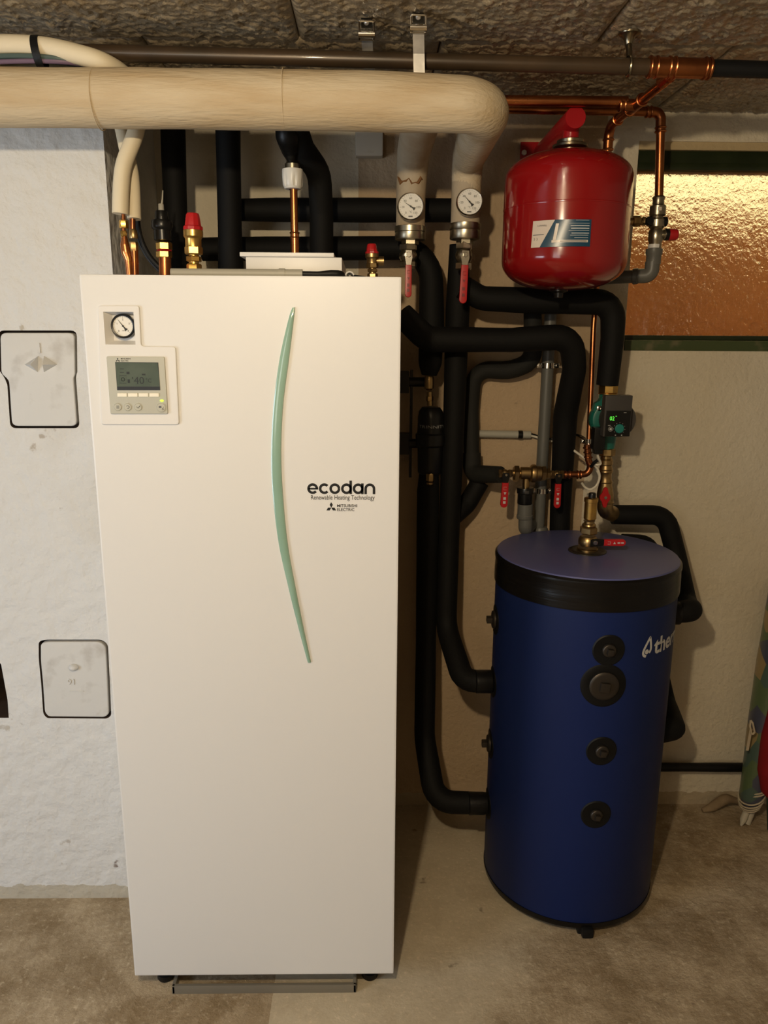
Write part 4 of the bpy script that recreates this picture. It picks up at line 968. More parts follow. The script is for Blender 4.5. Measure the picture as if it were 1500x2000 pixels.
# ------------------------------------------------------------------ things on top of the cabinet
t = thing('refrigerant_line', 'white insulated refrigerant hose arching over the beige pipe and ending at small brass nut', 'hose', P(236, 418, .21))
c1 = cr([(-150, 104, .138), (-60, 91, .138), (20, 88, .138), (90, 93, .138), (150, 106, .138), (205, 124, .150), (252, 158, .205), (272, 215, .232), (264, 262, .225), (243, 318, .212), (237, 360, .208), (235, 418, .205)], 4)
MB().tube(PS(c1), [0.0180]*28+[0.0175, 0.017, 0.0165, 0.016]+[0.0165]*(len(c1)-32), 20, 0.2).build('hose_jacket', 'white_foam', t)
t2 = thing('refrigerant_line', 'second white insulated hose hanging behind the first and ending at the big brass nut', 'hose', P(262, 430, .24))
c2 = cr([(-150, 146, .206), (-40, 136, .206), (40, 134, .206), (110, 138, .208), (170, 156, .225), (215, 190, .255), (235, 240, .268), (246, 290, .258), (258, 345, .245), (262, 428, .235)], 4)
MB().tube(PS(c2), 0.0145, 18, 0.2).build('hose_jacket', 'white_foam', t2)
def cab(px, py, Y): return P(px, py, Y)
fy = 0.205
b = MB(); b.tube([P(241, 414, fy), P(242, 470, fy)], 0.0042, 10); b.build('copper_tail', 'copper', t)
b = MB(); b.hexn(P(242, 446, fy), Z_, 0.0092, 0.016, rot=0.2); b.build('flare_nut', 'brass', t)
b = MB(); b.hexn(P(242, 461, fy), Z_, 0.0066, 0.010, rot=0.5); b.lathe(P(242, 466, fy), Z_, [(0.003, 0), (0.006, 0.003), (0.004, 0.006)], 14); b.build('flare_union', 'brass', t)
MB().tube(PS([(243, 462, fy), (244, 478, fy), (246, 492, fy), (251, 506, fy), (254, 545, fy)]), [0.0055, 0.0092, 0.0100, 0.0080, 0.0068], 16, 0.03).build('copper_reducer', 'copper', t)
fy = 0.235
MB().tube(PS([(259, 424, fy), (259, 455, fy)]), 0.0062, 14).build('copper_tail', 'copper_dull', t2)
b = MB(); b.lathe(P(261, 466, fy), Z_, [(0.0085, 0), (0.0095, 0.004), (0.0080, 0.016), (0.0055, 0.020)], 18); b.hexn(P(261, 492, fy), Z_, 0.0098, 0.020, rot=0.3); b.build('flare_nut', 'brass_dark', t2)
MB().tube(PS([(262, 488, fy), (264, 545, fy)]), 0.0082, 16).build('copper_stub', 'copper_dull', t2)
pipe('control_cable', 'dark green cable bundled with the white hose arch', 'cable', PS(cr([(-150, 122, .128), (-40, 112, .128), (40, 109, .128), (110, 114, .130), (160, 126, .150), (210, 150, .195), (240, 190, .215)], 4)), 0.0050, 'cable_green', seg=10, bend=.2)
pipe('control_cable', 'purple cable strapped under the white hose arch', 'cable', PS(cr([(-150, 130, .128), (-40, 123, .128), (40, 119.5, .128), (110, 120, .130), (160, 126, .150), (210, 143, .195), (250, 190, .215)], 4)), 0.0044, 'cable_purple', seg=10, bend=.2)
pipe('control_cable', 'black cable strapped inside the white hose arch', 'cable', PS(cr([(-150, 128, .145), (-40, 117, .145), (40, 115, .145), (110, 119, .148), (160, 128, .165), (205, 146, .20), (240, 200, .225)], 4)), 0.0062, 'rubber_black', seg=10, bend=.2)
b = MB(); c = P(77, 103.5, .138); ring = []
for k in range(25):
    a = 2*PI*k/24; ring.append(c+X_*(0.004*math.sin(a))*-1.0+Y_*0.0205*math.cos(a)+Z_*0.0285*math.sin(a))
vs = []; 
for p in ring[:-1]:
    for dx, e in ((-0.0072, 0), (0.0072, 0), (0.0072, 1), (-0.0072, 1)):
        d_ = (p-c); d_.x = 0; vs.append(p+X_*dx+d_.normalized()*0.0016*e)
fs = []
for k in range(24):
    k2 = (k+1) % 24
    for j in range(4): fs.append((k*4+j, k*4+(j+1) % 4, k2*4+(j+1) % 4, k2*4+j))
tag(MB().add(vs, fs).build('cable_strap', 'tape_black'), 'black strap tying the white hose and cables together', 'strap')
pipe('control_cable', 'black cable curving down to the cabinet behind the black air vent', 'cable', PS(cr([(270, 418, .30), (270, 440, .30), (277, 470, .30), (292, 500, .30), (312, 522, .30), (335, 540, .30)], 4)), 0.0052, 'rubber_black', seg=10, bend=.2)
pipe('control_cable', 'thin black twin cable behind the copper stubs on the cabinet', 'cable', PS(cr([(267, 430, .31), (271, 468, .31), (286, 500, .31), (306, 524, .31), (330, 546, .31)], 4)), 0.0035, 'rubber_black', seg=8, bend=.2)
# automatic air vent
ay = 0.28
t = thing('air_vent', 'black plastic automatic air vent on a brass nut and copper stub', 'air vent', P(323, 540, ay))
a0 = P(318, 471, ay)
def hz(py, px=318): return P(px, py, ay).z-a0.z
MB().lathe(a0, Z_, [(0.0150, 0), (0.0182, 0.002), (0.0180, hz(450)), (0.0215, hz(447)), (0.0225, hz(444)), (0.0225, hz(434)), (0.0205, hz(430)), (0.0140, hz(429)), (0.0136, hz(414)), (0.0125, hz(412)), (0, hz(412))], 28).build('float_housing', 'plastic_black', t)
MB().lathe(P(315, 412, ay), Z_, [(0.0062, 0), (0.0060, 0.013), (0.0050, 0.0145), (0, 0.0145)], 16).tube(PS([(315, 402, ay), (317, 390, ay), (318, 372, ay)]), [0.0022, 0.0018, 0.0012], 8, 0.01).build('vent_cap', 'conduit_grey', t)
b = MB(); b.hexn(P(321, 489, ay), Z_, 0.0170, 0.017, rot=0.25); b.hexn(P(321, 504, ay), Z_, 0.0170, 0.0150, rot=0.25); b.build('brass_nut', 'brass', t)
MB().torus(P(321, 489.5, ay), Z_, 0.0150, 0.0014, 24, 6).build('fibre_seal', 'red_plastic', t)
MB().tube([P(322, 500, ay), P(323, 548, ay)], 0.0135, 20).build('copper_stub', 'copper', t)
safety_valve('safety_valve', 'tall brass safety valve with red cap standing on the cabinet near the white hoses', P(380, 546, .20), P(376, 416, .20), rs=0.85)
safety_valve('safety_valve', 'short brass safety valve with red cap and side outlet behind the cabinet edge', P(728, 552, .30), P(726, 476, .30), 'brass_dark', outlet=Vector((0.026, 0, 0)), rs=1.0)
# white terminal box and its lid
t = thing('terminal_box', 'flat white metal terminal box lying on top of the cabinet', 'box', Vector((P(570, 530, .12).x, .25, 1.6)))
x0, x1 = P(480, 515, .13).x, P(668, 515, .13).x; zt = P(570, 502, .13).z
MB().box(((x0+x1)/2, 0.25, (1.598+zt)/2), (x1-x0, 0.24, zt-1.598), bev=0.0025).build('box_body', 'cabinet_white', t)
lx0, lx1 = P(468, 496, .125).x, P(652, 496, .125).x; lz = P(560, 493, .125).z
MB().box(((lx0+lx1)/2, 0.25, (zt+lz)/2), (lx1-lx0, 0.25, lz-zt), bev=0.0015).build('box_lid', 'cabinet_white', t)
cy = 0.075
t = thing('cable_conduit', 'grey plastic cable conduit with a clip lying on the cabinet top', 'conduit', P(460, 536, cy))
ca, cb = P(334, 526, cy), P(591, 532, cy)
zc_ = 1.6090; ca.z = zc_; cb.z = zc_
MB().tube([ca, cb], 0.0085, 20).build('conduit_tube', 'conduit_grey', t)
c = P(551, 531, cy); c.z = zc_
MB().lathe(c-X_*0.006, X_, [(0.0085, 0), (0.0100, 0.0002), (0.0100, 0.0118), (0.0085, 0.012)], 22).build('clip', 'conduit_grey', t)
MB().tube([cb-X_*0.01, cb+X_*0.03+Vector((0, 0, -0.0005)), cb+X_*0.055+Vector((0, 0.004, 0.001)), cb+X_*0.074+Vector((0, 0.006, 0.0005)), cb+X_*0.076+Vector((0, 0.03, -0.002))], [0.0055, 0.0055, 0.0072, 0.0075, 0.0068], 14, 0.012).build('cable_sleeve', 'rubber_black', t)
t = thing('cable_gland', 'white round cable gland with cables on the cabinet top edge', 'cable gland', P(683, 536, .12))
gc_ = P(683, 530, .115); gc_.z = 1.6085
MB().torus(gc_, Y_, 0.0082, 0.0018, 28, 8).build('gland_ring', 'plastic_white', t)
MB().lathe(gc_+Y_*0.004, Y_, [(0.0076, 0), (0.0076, 0.004)], 20).build('gland_core', 'rubber_black', t)
MB().tube([gc_+Y_*0.003, gc_+Vector((0.006, -0.010, -0.005)), gc_+Vector((0.012, -0.012, -0.0075))], 0.0022, 8, 0.004).build('white_core', 'cable_white', t)
MB().tube([gc_+Vector((0.004, 0.004, 0.001)), gc_+Vector((0.016, -0.006, -0.0005)), gc_+Vector((0.036, -0.004, -0.004)), gc_+Vector((0.05, 0.0, -0.0065))], 0.0024, 8, 0.01).build('black_core', 'rubber_black', t)
# wall junction box above
t = thing('junction_box', 'beige grey electrical junction box on the wall under the beige pipe', 'junction box', P(721, 280, WY))
p0, p1 = P(694, 250, .70), P(748, 305, .70)
MB().box(((p0.x+p1.x)/2, .717, (p0.z+p1.z)/2), (p1.x-p0.x, 0.036, p0.z-p1.z), bev=0.006).build('box_cover', 'box_grey', t)
MB().box(((p0.x+p1.x)/2+0.002, .6985, p1.z+0.010), (0.018, 0.002, 0.003), bev=0.0008).build('cover_latch', 'box_grey', t)

# ------------------------------------------------------------------ red expansion vessel
VX, VY, VR = 0.9965, 0.42, 0.1462
vzt = P(1106, 297, VY).z; vzb = P(1096, 566, VY-0.02).z; zs1 = P(988, 352, VY).z; zs0 = P(983, 508, VY).z
ev = thing('expansion_vessel', 'glossy red round expansion vessel hanging from a wall bracket', 'expansion vessel', Vector((VX, VY, vzb)))
prof = [(0, vzb)]
for i in range(1, 13):
    a = PI/2*i/12; prof.append((VR*math.sin(a)**0.80, zs0-(zs0-vzb)*math.cos(a)**0.9 if i < 12 else zs0))
zmid = P(984, 410, VY).z
prof += [(VR, zs0+(zs1-zs0)*0.2), (VR, (zs0+zs1)/2), (VR, zs0+(zs1-zs0)*0.8), (VR*0.999, zs1)]
for i in range(1, 12):
    a = PI/2*i/12; prof.append((VR*0.999*math.cos(a)**0.80, zs1+(vzt-zs1)*math.sin(a)**0.9))
prof.append((0.02, vzt)); prof.append((0, vzt))
MB().lathe((VX, VY, 0), Z_, prof, 72).build('shell', 'red_paint', ev, ang=50)
MB().lathe((VX, VY, zmid-0.003), Z_, [(VR-0.002, 0), (VR+0.0006, 0.001), (VR+0.0010, 0.003), (VR+0.0006, 0.005), (VR-0.002, 0.006)], 72).build('weld_seam', 'red_paint', ev)
# label, upside down as on the hanging vessel
lz0 = P(1095, 481, VY-VR).z; lz1 = P(1095, 428, VY-VR).z
LR = VR*1.003+0.0006; thc = math.radians(-17.5); thh = math.radians(25.5)
def lab(s, h, e=0.0):       # s,h in 0..1 from the left and from the bottom as seen
    th = thc+thh*(2*s-1); r = LR+e
    return Vector((VX+r*math.sin(th), VY-r*math.cos(th), lz0+(lz1-lz0)*h))
def labpatch(quad, e, n=14):
    # quad: (s,h) bl, br, tr, tl
    vs = []; fs = []
    for i in range(n+1):
        f = i/n
        for j in range(2):
            (s0, h0), (s1, h1) = (quad[0], quad[1]) if j == 0 else (quad[3], quad[2])
            for ee in (e, 0): vs.append(lab(s0+(s1-s0)*f, h0+(h1-h0)*f, ee))
    for i in range(n):
        a = i*4; fs += [(a, a+4, a+6, a+2), (a+1, a+3, a+7, a+5), (a, a+1, a+5, a+4), (a+2, a+6, a+7, a+3)]
    fs += [(0, 2, 3, 1), (n*4, n*4+1, n*4+3, n*4+2)]
    return vs, fs
MB().add(*labpatch([(0, 0), (0.16, 0), (0.40, 1), (0.02, 1)], 0.0008)).build('label_white', 'label_white', ev)
bl = MB().add(*labpatch([(0.16, 0), (1, 0), (1, 1), (0.40, 1)], 0.0008)).build('label_blue', 'label_blue', ev)
b = MB()
for (s0, s1, h, th_) in ((0.62, 0.97, 0.86, 0.010), (0.66, 0.97, 0.775, 0.022), (0.67, 0.97, 0.68, 0.03), (0.63, 0.97, 0.60, 0.012), (0.68, 0.97, 0.50, 0.022), (0.66, 0.96, 0.42, 0.012), (0.73, 0.96, 0.33, 0.012), (0.74, 0.96, 0.97, 0.008)):
    b.add(*labpatch([(s0, h-th_), (s1, h-th_), (s1, h+th_*0.3), (s0, h+th_*0.3)], 0.0011, 6))
b.build('label_print', 'sticker_grey', bl)
b = MB(); b.add(*labpatch([(0.36, 0.155), (0.96, 0.155), (0.96, 0.245), (0.36, 0.245)], 0.0010, 10)); b.add(*labpatch([(0.38, 0.25), (0.43, 0.25), (0.47, 0.86), (0.42, 0.86)], 0.0010, 3)); wb = b.build('label_bars', 'label_white', bl)
b = MB()
def labtext(txt, s_right, h_top, ws, hs, e):
    vs, fs = text_mesh(txt, 1.0, bold=0.01, extr=0.0)
    a0 = min(q[0] for q in vs); a1 = max(q[0] for q in vs); c0 = min(q[1] for q in vs); c1 = max(q[1] for q in vs)
    b.add([lab(s_right-(x-a0)/(a1-a0)*ws, h_top-(y-c0)/(c1-c0)*hs, e) for x, y, z in vs], fs)
labtext('TRINNITY', 0.27, 0.84, 0.17, 0.06, 0.0012)
b.add(*labpatch([(0.03, 0.46), (0.22, 0.46), (0.225, 0.485), (0.03, 0.485)], 0.0012, 5))
b.add(*labpatch([(0.50, 0.185), (0.94, 0.185), (0.94, 0.215), (0.50, 0.215)], 0.0012, 8))
for s in (0.05, 0.10):
    pts = [lab(s+0.016*math.cos(a)*(1)-0.004, 0.31+0.052*math.sin(a), 0.0012) for a in [-1.2+i*0.3 for i in range(9)]]
    b.tube(pts, 0.0005, 5, 0)
b.build('label_lettering', 'ink_grey', wb)
# neck, ring and bracket
nz = vzt-0.004; bz = P(1120, 229, 0.375).z
MB().lathe((VX, VY, vzt-0.012), Z_, [(0.030, 0), (0.032, 0.016), (0.036, 0.018), (0.040, 0.021), (0.040, 0.026), (0.034, 0.029), (0.030, 0.030), (0.031, 0.036), (0.024, 0.039)], 36).build('neck_ring', 'tin_dark', ev)
t = thing('vessel_bracket', 'red tubular wall bracket carrying the expansion vessel', 'bracket', Vector((VX, WY, bz-0.05)))
MB().tube([(VX, VY, vzt+0.006), (VX, VY, bz)], 0.0185, 24).build('neck_tube', 'red_bracket', t)
MB().lathe((VX-0.002, 0.375, bz), Y_, [(0.0225, 0), (0.0235, 0.0015), (0.0235, WY-0.385)], 30).build('arm_tube', 'red_bracket', t)
b = MB(); b.box((VX-0.012, WY-0.006, bz-0.022), (0.095, 0.010, 0.10), bev=0.003); pw = b.build('wall_plate', 'red_bracket', t)
for dx, dz in ((-0.045, 0.012), (-0.045, -0.055), (0.024, 0.014)):
    MB().hexn((VX-0.012+dx*0.85, WY-0.012, bz-0.012+dz), N_, 0.0075, 0.006).build('bolt', 'galvanised', pw)
MB().lathe((VX-0.008, VY, vzb+0.003), -Z_, [(0.022, 0), (0.022, 0.006), (0.012, 0.009), (0.011, 0.020), (0, 0.021)], 20).build('air_valve_cap', 'plastic_black', ev)
# ------------------------------------------------------------------ blue buffer tank
tk = thing('buffer_tank', 'dark blue cylindrical buffer tank with black band and plugged ports', 'tank', Vector((TX, TY, 0)))
def fz(px, py): return P(px, py, TY-TR).z
zb1 = fz(1150, 1131); zb0 = fz(1150, 1196)
ztop = TZ1
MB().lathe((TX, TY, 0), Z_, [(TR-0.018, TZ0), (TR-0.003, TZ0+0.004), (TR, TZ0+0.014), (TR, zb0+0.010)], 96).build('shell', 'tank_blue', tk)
MB().lathe((TX, TY, 0), Z_, [(TR-0.006, TZ0-0.006), (TR-0.001, TZ0-0.004), (TR+0.0015, TZ0+0.006), (TR+0.0012, TZ0+0.012), (TR-0.004, TZ0+0.012)], 96).build('base_rim', 'band_black', tk)
MB().lathe((TX, TY, 0), Z_, [(TR-0.004, zb0), (TR+0.0032, zb0), (TR+0.0036, zb0+0.004), (TR+0.0030, (zb0+ztop)/2), (TR+0.0022, ztop-0.022), (TR+0.0040, ztop-0.016), (TR+0.0036, ztop-0.008), (TR-0.001, ztop-0.003), (TR-0.012, ztop-0.004)], 96).build('lid_band', 'band_black', tk)
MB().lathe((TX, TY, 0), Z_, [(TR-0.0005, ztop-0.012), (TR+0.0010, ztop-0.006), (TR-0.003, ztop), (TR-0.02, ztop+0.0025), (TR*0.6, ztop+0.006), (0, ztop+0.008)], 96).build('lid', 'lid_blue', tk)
for k in range(3):
    a = math.radians(-2+120*k); c = Vector((TX+(TR-0.03)*math.sin(a), TY-(TR-0.03)*math.cos(a), 0))
    MB().box(c+Vector((0, 0, 0.014)), (0.028, 0.05, 0.028), rot=Matrix.Rotation(a, 3, 'Z'), bev=0.006).build('foot', 'rubber_black', tk)
fc = Vector((P(1148, 1800, TY-TR).x, TY-TR+0.004, 0.0))
MB().box(fc+Vector((0, 0, 0.014)), (0.030, 0.030, 0.028), bev=0.008).build('foot', 'rubber_black', tk)
def plug(z, th, r, rs, hexr, long=0.012):
    n = Vector((math.sin(th), -math.cos(th), 0)); c = Vector((TX, TY, z))+n*TR; d = r*r/(2*TR)
    # collar disc bent to the shell: a shallow dish
    K = 40; vs = [c+n*(0.0012)]; fs = []; s = n.cross(Z_)*-1
    for (rr, e) in ((r*0.72, 0.0012), (r*0.92, 0.0022), (r, 0.0005), (r*1.02, -0.004)):
        for k in range(K):
            a = 2*PI*k/K; dx = rr*math.cos(a); dz = rr*math.sin(a); t_ = th+dx/TR
            vs.append(Vector((TX+(TR+e)*math.sin(t_), TY-(TR+e)*math.cos(t_), z+dz)))
    for k in range(K): fs.append((0, 1+k, 1+(k+1) % K))
    for q in range(3):
        for k in range(K): fs.append((1+q*K+k, 1+q*K+(k+1) % K, 1+(q+1)*K+(k+1) % K, 1+(q+1)*K+k))
    pt = MB().add(vs, fs).build('port', 'port_dark', tk)
    if hexr:
        MB().lathe(c+n*0.001, n, [(rs, 0), (rs, 0.004), (rs*0.92, 0.006), (rs*0.80, 0.007), (0, 0.007)], 28).build('plug_flange', 'plug_dark', pt)
        b = MB(); b.box(c+n*(0.006+long/2), (hexr*1.5, long, hexr*1.5), rot=Matrix.Rotation(th, 3, 'Z') @ Matrix.Rotation(0.12, 3, 'Y'), bev=0.0015)
        b.build('plug_head', 'plug_dark', pt)
plug(fz(1196, 1270), 0.005, 0.0385, 0.0165, 0.0095); plug(fz(1190, 1339), -0.02, 0.0545, 0.0350, 0.0150, 0.010)
plug(fz(1183, 1467), 0.012, 0.0375, 0.0160, 0.0095); plug(fz(1174, 1591), 0.005, 0.0375, 0.0150, 0.0085)
for (px, py) in ((962, 1210), (955, 1452)): plug(tz(px, py), -PI/2, 0.040, 0.024, 0.0105, 0.016)
for q in (pl1, pl2): plug(q.z, -PI/2, 0.0420, 0, 0)
for q in (pr1, pr2): plug(q.z, PI/2, 0.042, 0, 0)
# brand: drop and lettering wrapped on the shell
def wrap(x, z, e=0.0006): 
    th = math.radians(22.5)+x/TR; return Vector((TX+(TR+e)*math.sin(th), TY-(TR+e)*math.cos(th), z))
ztx = fz(1290, 1293)+0.006; b = MB()
vs, fs = text_mesh('thermo', 1.0, bold=0.028, extr=0.0); a0 = min(q[0] for q in vs); c1 = max(q[1] for q in vs); sc_ = 0.040/c1
b.add([wrap(0.036+(x-a0)*sc_*1.02, ztx+y*sc_) for x, y, z in vs], fs); b.build('brand_lettering', 'sticker_grey', tk, ang=180)
b = MB()
dp = [(x, ztx+0.012+z) for x, z in cr([(0.011, -0.0135), (0.0035, -0.0095), (0.0015, -0.001), (0.007, 0.012), (0.0185, 0.031), (0.0205, 0.031), (0.0245, 0.012), (0.0245, 0.001), (0.0200, -0.006)], 4)]
n = len(dp); L_ = []; R_ = []
for i, (x, z) in enumerate(dp):
    p, q = dp[max(i-1, 0)], dp[min(i+1, n-1)]; dx, dz = q[0]-p[0], q[1]-p[1]; l = math.hypot(dx, dz) or 1; w_ = 0.0032
    L_.append(wrap(x-dz/l*w_, z+dx/l*w_)); R_.append(wrap(x+dz/l*w_, z-dx/l*w_))
b.add(L_+R_, [(i, i+1, n+i+1, n+i) for i in range(n-1)])
K = 18; b.add([wrap(0.0125, ztx+0.010)]+[wrap(0.0125+0.0058*math.cos(2*PI*k/K), ztx+0.010+0.0062*math.sin(2*PI*k/K)) for k in range(K)], [(0, 1+k, 1+(k+1) % K) for k in range(K)])
b.build('drop_logo', 'sticker_grey', tk, ang=180)

# air separator valve on the tank lid
zl = TZ1+0.0075; base = PZ(1147, 1076, zl)+Z_*0.003
t = thing('tank_air_valve', 'brass air vent on a ball valve with red lever standing on the tank lid', 'valve', base)
MB().lathe(base-Z_*0.008, Z_, [(0.0480, 0), (0.0475, 0.007), (0.0440, 0.009), (0.034, 0.0082), (0, 0.0082)], 40).build('lid_ring', 'plug_dark', t)
def az(py): return P(1147, py, base.y).z
def ap(px, py): return P(px, py, base.y)
b = MB(); b.lathe(base, Z_, [(0.026, 0), (0.026, 0.004), (0.017, 0.006)], 24); b.hexn(base+Z_*0.004, Z_, 0.0260, 0.013, rot=0.2)
b.lathe(Vector((base.x, base.y, az(1068))), Z_, [(0.0205, 0), (0.0235, 0.006), (0.0245, 0.014), (0.0235, 0.022), (0.0190, 0.028)], 26); b.hexn(Vector((base.x, base.y, az(1042))), Z_, 0.0225, 0.018, rot=0.4)
b.lathe(Vector((base.x, base.y, az(1028))), Z_, [(0.0165, 0), (0.0175, 0.003), (0.0165, 0.006), (0.013, 0.008), (0.0128, 0.014), (0.0150, 0.015)], 24); b.build('valve_body', 'brass_dark', t)
z0_ = az(1014); z1_ = az(972)
MB().lathe(Vector((base.x+0.001, base.y, z0_)), Z_, [(0.0140, 0), (0.0155, 0.002), (0.0155, (z1_-z0_)*0.80), (0.0172, (z1_-z0_)*0.82), (0.0172, (z1_-z0_)*0.98), (0.0150, z1_-z0_), (0, z1_-z0_)], 28).build('vent_cylinder', 'brass', t)
MB().lathe(Vector((base.x+0.003, base.y, z1_)), Z_, [(0.0092, 0), (0.0092, 0.010), (0.0078, 0.0125), (0, 0.0125)], 18).build('vent_cap', 'plastic_black', t)
hc = ap(1156, 1054)+N_*0.026
MB().tube([Vector((base.x+0.004, base.y-0.012, hc.z)), hc], 0.0072, 14).build('stem', 'brass_dark', t)
b = MB(); b.prism([hc+Vector((-0.012, 0, -0.009)), hc+Vector((0.004, 0, -0.010)), hc+Vector((0.030, 0, -0.006)), hc+Vector((0.030, 0, 0.007)), hc+Vector((0.004, 0, 0.010)), hc+Vector((-0.012, 0, 0.006))], N_*0.004); lv = b.build('lever', 'plastic_black', t)
MB().hexn(hc+N_*0.004, N_, 0.0062, 0.004).build('nut', 'chrome', lv)
gl = P(1222, 1055, hc.y).x-hc.x; b = MB(); grip(b, hc+X_*0.022+N_*0.001, X_, N_, gl-0.022, 0.0175, 0.008); g = b.build('grip', 'red_plastic', lv)
b = MB()
for k, sh in enumerate((0.035, 0.048, 0.059, 0.068)):
    q = hc+X_*sh+N_*0.0055
    if k == 1: b.prism([q+Z_*0.003, q+Vector((-0.0032, 0, -0.0026)), q+Vector((0.0032, 0, -0.0026))], N_*0.0003)
    elif k == 0: b.tube([q+Vector((-0.004, 0, -0.003)), q+Vector((0.003, 0, -0.003)), q+Vector((0.003, 0, 0.003)), q+Vector((-0.004, 0, 0.003))], 0.0005, 5, 0)
    else: b.box(q, (0.007, 0.0004, 0.0035))
b.build('grip_marking', 'sticker_grey', g)

# ------------------------------------------------------------------ filling group on the wall
FY = 0.585
def F(px, py): return P(px, py, FY)
ball_valve('filling_valve', 'small brass valve with red lever at the end of the grey insulated elbow', F(986, 925), X_, 0.0125, 0.036, N_, -Z_+X_*-0.03, F(985, 925).z-F(985, 987).z+0.002, 'brass_dark', lw=0.0195, start=0.022, plate='plastic_black', group='red levers of the filling group')
ball_valve('filling_valve', 'small brass valve with red lever beside the copper elbow', F(1088, 927), X_, 0.0125, 0.036, N_, -Z_, F(1087, 927).z-F(1087, 988).z+0.002, 'brass_dark', lw=0.0180, start=0.022, plate='plastic_black', group='red levers of the filling group')
t = thing('backflow_preventer', 'brass backflow preventer between the two small red levers', 'valve', F(1035, 925))
b = MB(); a, c = F(1000, 924), F(1078, 926); d = (c-a).normalized(); L = (c-a).length
b.lathe(a, d, [(0.010, 0), (0.010, L)], 18); b.build('core', 'brass_dark', t)
for px, r_, h_ in ((1003, .0235, .014), (1056, .0215, .014), (1067, .0150, .010)): MB().hexn(F(px, 925), d, r_, h_, rot=0.2).build('union_nut', 'brass_dark', t)
MB().lathe(F(1016, 924), d, [(0.016, 0), (0.0175, 0.002), (0.0175, 0.026), (0.0240, 0.030), (0.0250, 0.034), (0.0250, 0.040), (0.0215, 0.044), (0.0210, 0.056)], 30).build('housing', 'brass_dark', t)
MB().tube([F(1028, 930), F(1027, 955)], 0.0095, 16).build('drain_spigot', 'brass_dark', t)
t = thing('drain_funnel', 'black drain funnel on grey plastic bend below the brass backflow preventer', 'funnel', F(1027, 1036))
a = F(1026, 952)
MB().lathe(a, -Z_, [(0.012, -0.001), (0.0225, 0), (0.0235, 0.002), (0.0225, 0.016), (0.0200, 0.018), (0.0205, 0.044), (0.0195, 0.046)], 28).build('funnel_cup', 'plastic_black', t)
MB().box(F(1026, 959)+N_*0.0205, (0.012, 0.006, 0.009), bev=0.002).build('air_gap_tab', 'plastic_dark', t)
a = F(1026, 984)
MB().lathe(a, -Z_, [(0.0195, 0), (0.0210, 0.001), (0.0210, 0.030), (0.0225, 0.032), (0.0225, 0.040), (0.0205, 0.043)], 28).build('tail_socket', 'pvc_grey', t)
q = F(1026, 1025); MB().tube([q+Z_*0.020, q+Vector((0, 0, -0.014)), q+Vector((0.028, 0.07, -0.016))], 0.0195, 22, 0.022).build('tail_bend', 'pvc_grey', t)
# copper down pipe and elbow
el = F(1150, 925)
ctop = Vector((P(1166, 555, 0.612).x, 0.612, P(1166, 555, 0.612).z))
pipe('copper_pipe', 'slim copper pipe dropping from the red vessel to the brass filling valve', 'pipe', [ctop, P(1159, 640, .610), P(1150, 870, .600), F(1147, 890)], 0.0072, 'copper', bend=0.2, seg=16)
t = thing('copper_elbow', 'dark copper press elbow beside the right filling lever', 'fitting', el)
b = MB(); b.tube([F(1147, 868), F(1149, 898), F(1154, 910), F(1148, 926), F(1098, 927)], 0.0092, 18, 0.016)
copper_fitting_rings(b, [(F(1147, 875), Z_, 0.0095), (F(1148, 884), Z_, 0.0095), (F(1149, 893), Z_, 0.0095), (F(1153, 906), Z_, 0.0092), (F(1134, 927), X_, 0.0095), (F(1128, 927), X_, 0.0095), (F(1112, 927), X_, 0.0092), (F(1104, 927), X_, 0.0092)])
b.build('elbow_body', 'copper_dull', t)
pipe_clamp('pipe_clamp', 'chrome clamp on the slim copper pipe beside the pump', P(1150, 862, .601), Z_, 0.0078, WY)

# ------------------------------------------------------------------ circulation pump
PY = 0.585
def U(px, py, dy=0.0): return P(px, py, PY+dy)
pm = thing('circulation_pump', 'green circulation pump with black control head and glowing digits', 'pump', U(1188, 880))
b = MB(); b.hexn(U(1187, 769), Z_, 0.0262, 0.026, 8, rot=0.2); b.lathe(U(1187, 770), Z_, [(0.022, 0), (0.0255, 0.001), (0.0255, 0.003)], 24); b.build('upper_union', 'brass', pm)
b = MB(); b.hexn(U(1184, 890), Z_, 0.0245, 0.022, 8, rot=0.2); b.build('lower_union', 'brass_dark', pm)
cc = U(1186, 818)
b = MB(); b.tube([U(1187, 770), U(1186, 790), U(1185, 820), U(1185, 850), U(1184, 878)], [0.0225, 0.024, 0.030, 0.027, 0.0215], 24, 0.1)
b.lathe(cc+Y_*0.022, N_, [(0.030, 0), (0.044, 0.006), (0.050, 0.016), (0.050, 0.040), (0.046, 0.046), (0.040, 0.048)], 36); b.build('volute', 'pump_teal', pm)
lg = U(1165, 796, -0.012); b = MB()
b.prism([lg+Vector((-0.012, -0.012, -0.008)), lg+Vector((-0.008, -0.012, 0.012)), lg+Vector((0.006, -0.012, 0.020)), lg+Vector((0.030, -0.012, 0.010)), lg+Vector((0.026, -0.012, -0.022)), lg+Vector((0.004, -0.012, -0.018))], (0, 0.018, 0))
b.prism([U(1178, 772, -.018), U(1196, 772, -.018), U(1190, 800, -.018), U(1166, 806, -.018), U(1158, 806, -.018)], (0, 0.025, 0), bev=0.003)
b.build('flange_lug', 'pump_teal', pm)
MB().lathe(lg+Vector((0.003, -0.0125, 0.0)), N_, [(0.0068, 0), (0.0068, 0.005), (0.004, 0.006), (0.0035, 0.003), (0, 0.003)], 18).build('flange_bolt', 'chrome', pm)
hc2 = P(1208, 820, 0.515)
b = MB(); b.lathe(hc2+Y_*0.030, N_, [(0.036, 0), (0.0445, 0.004), (0.0445, 0.036), (0.042, 0.040), (0, 0.040)], 48); hd = b.build('head', 'plastic_dark', pm)
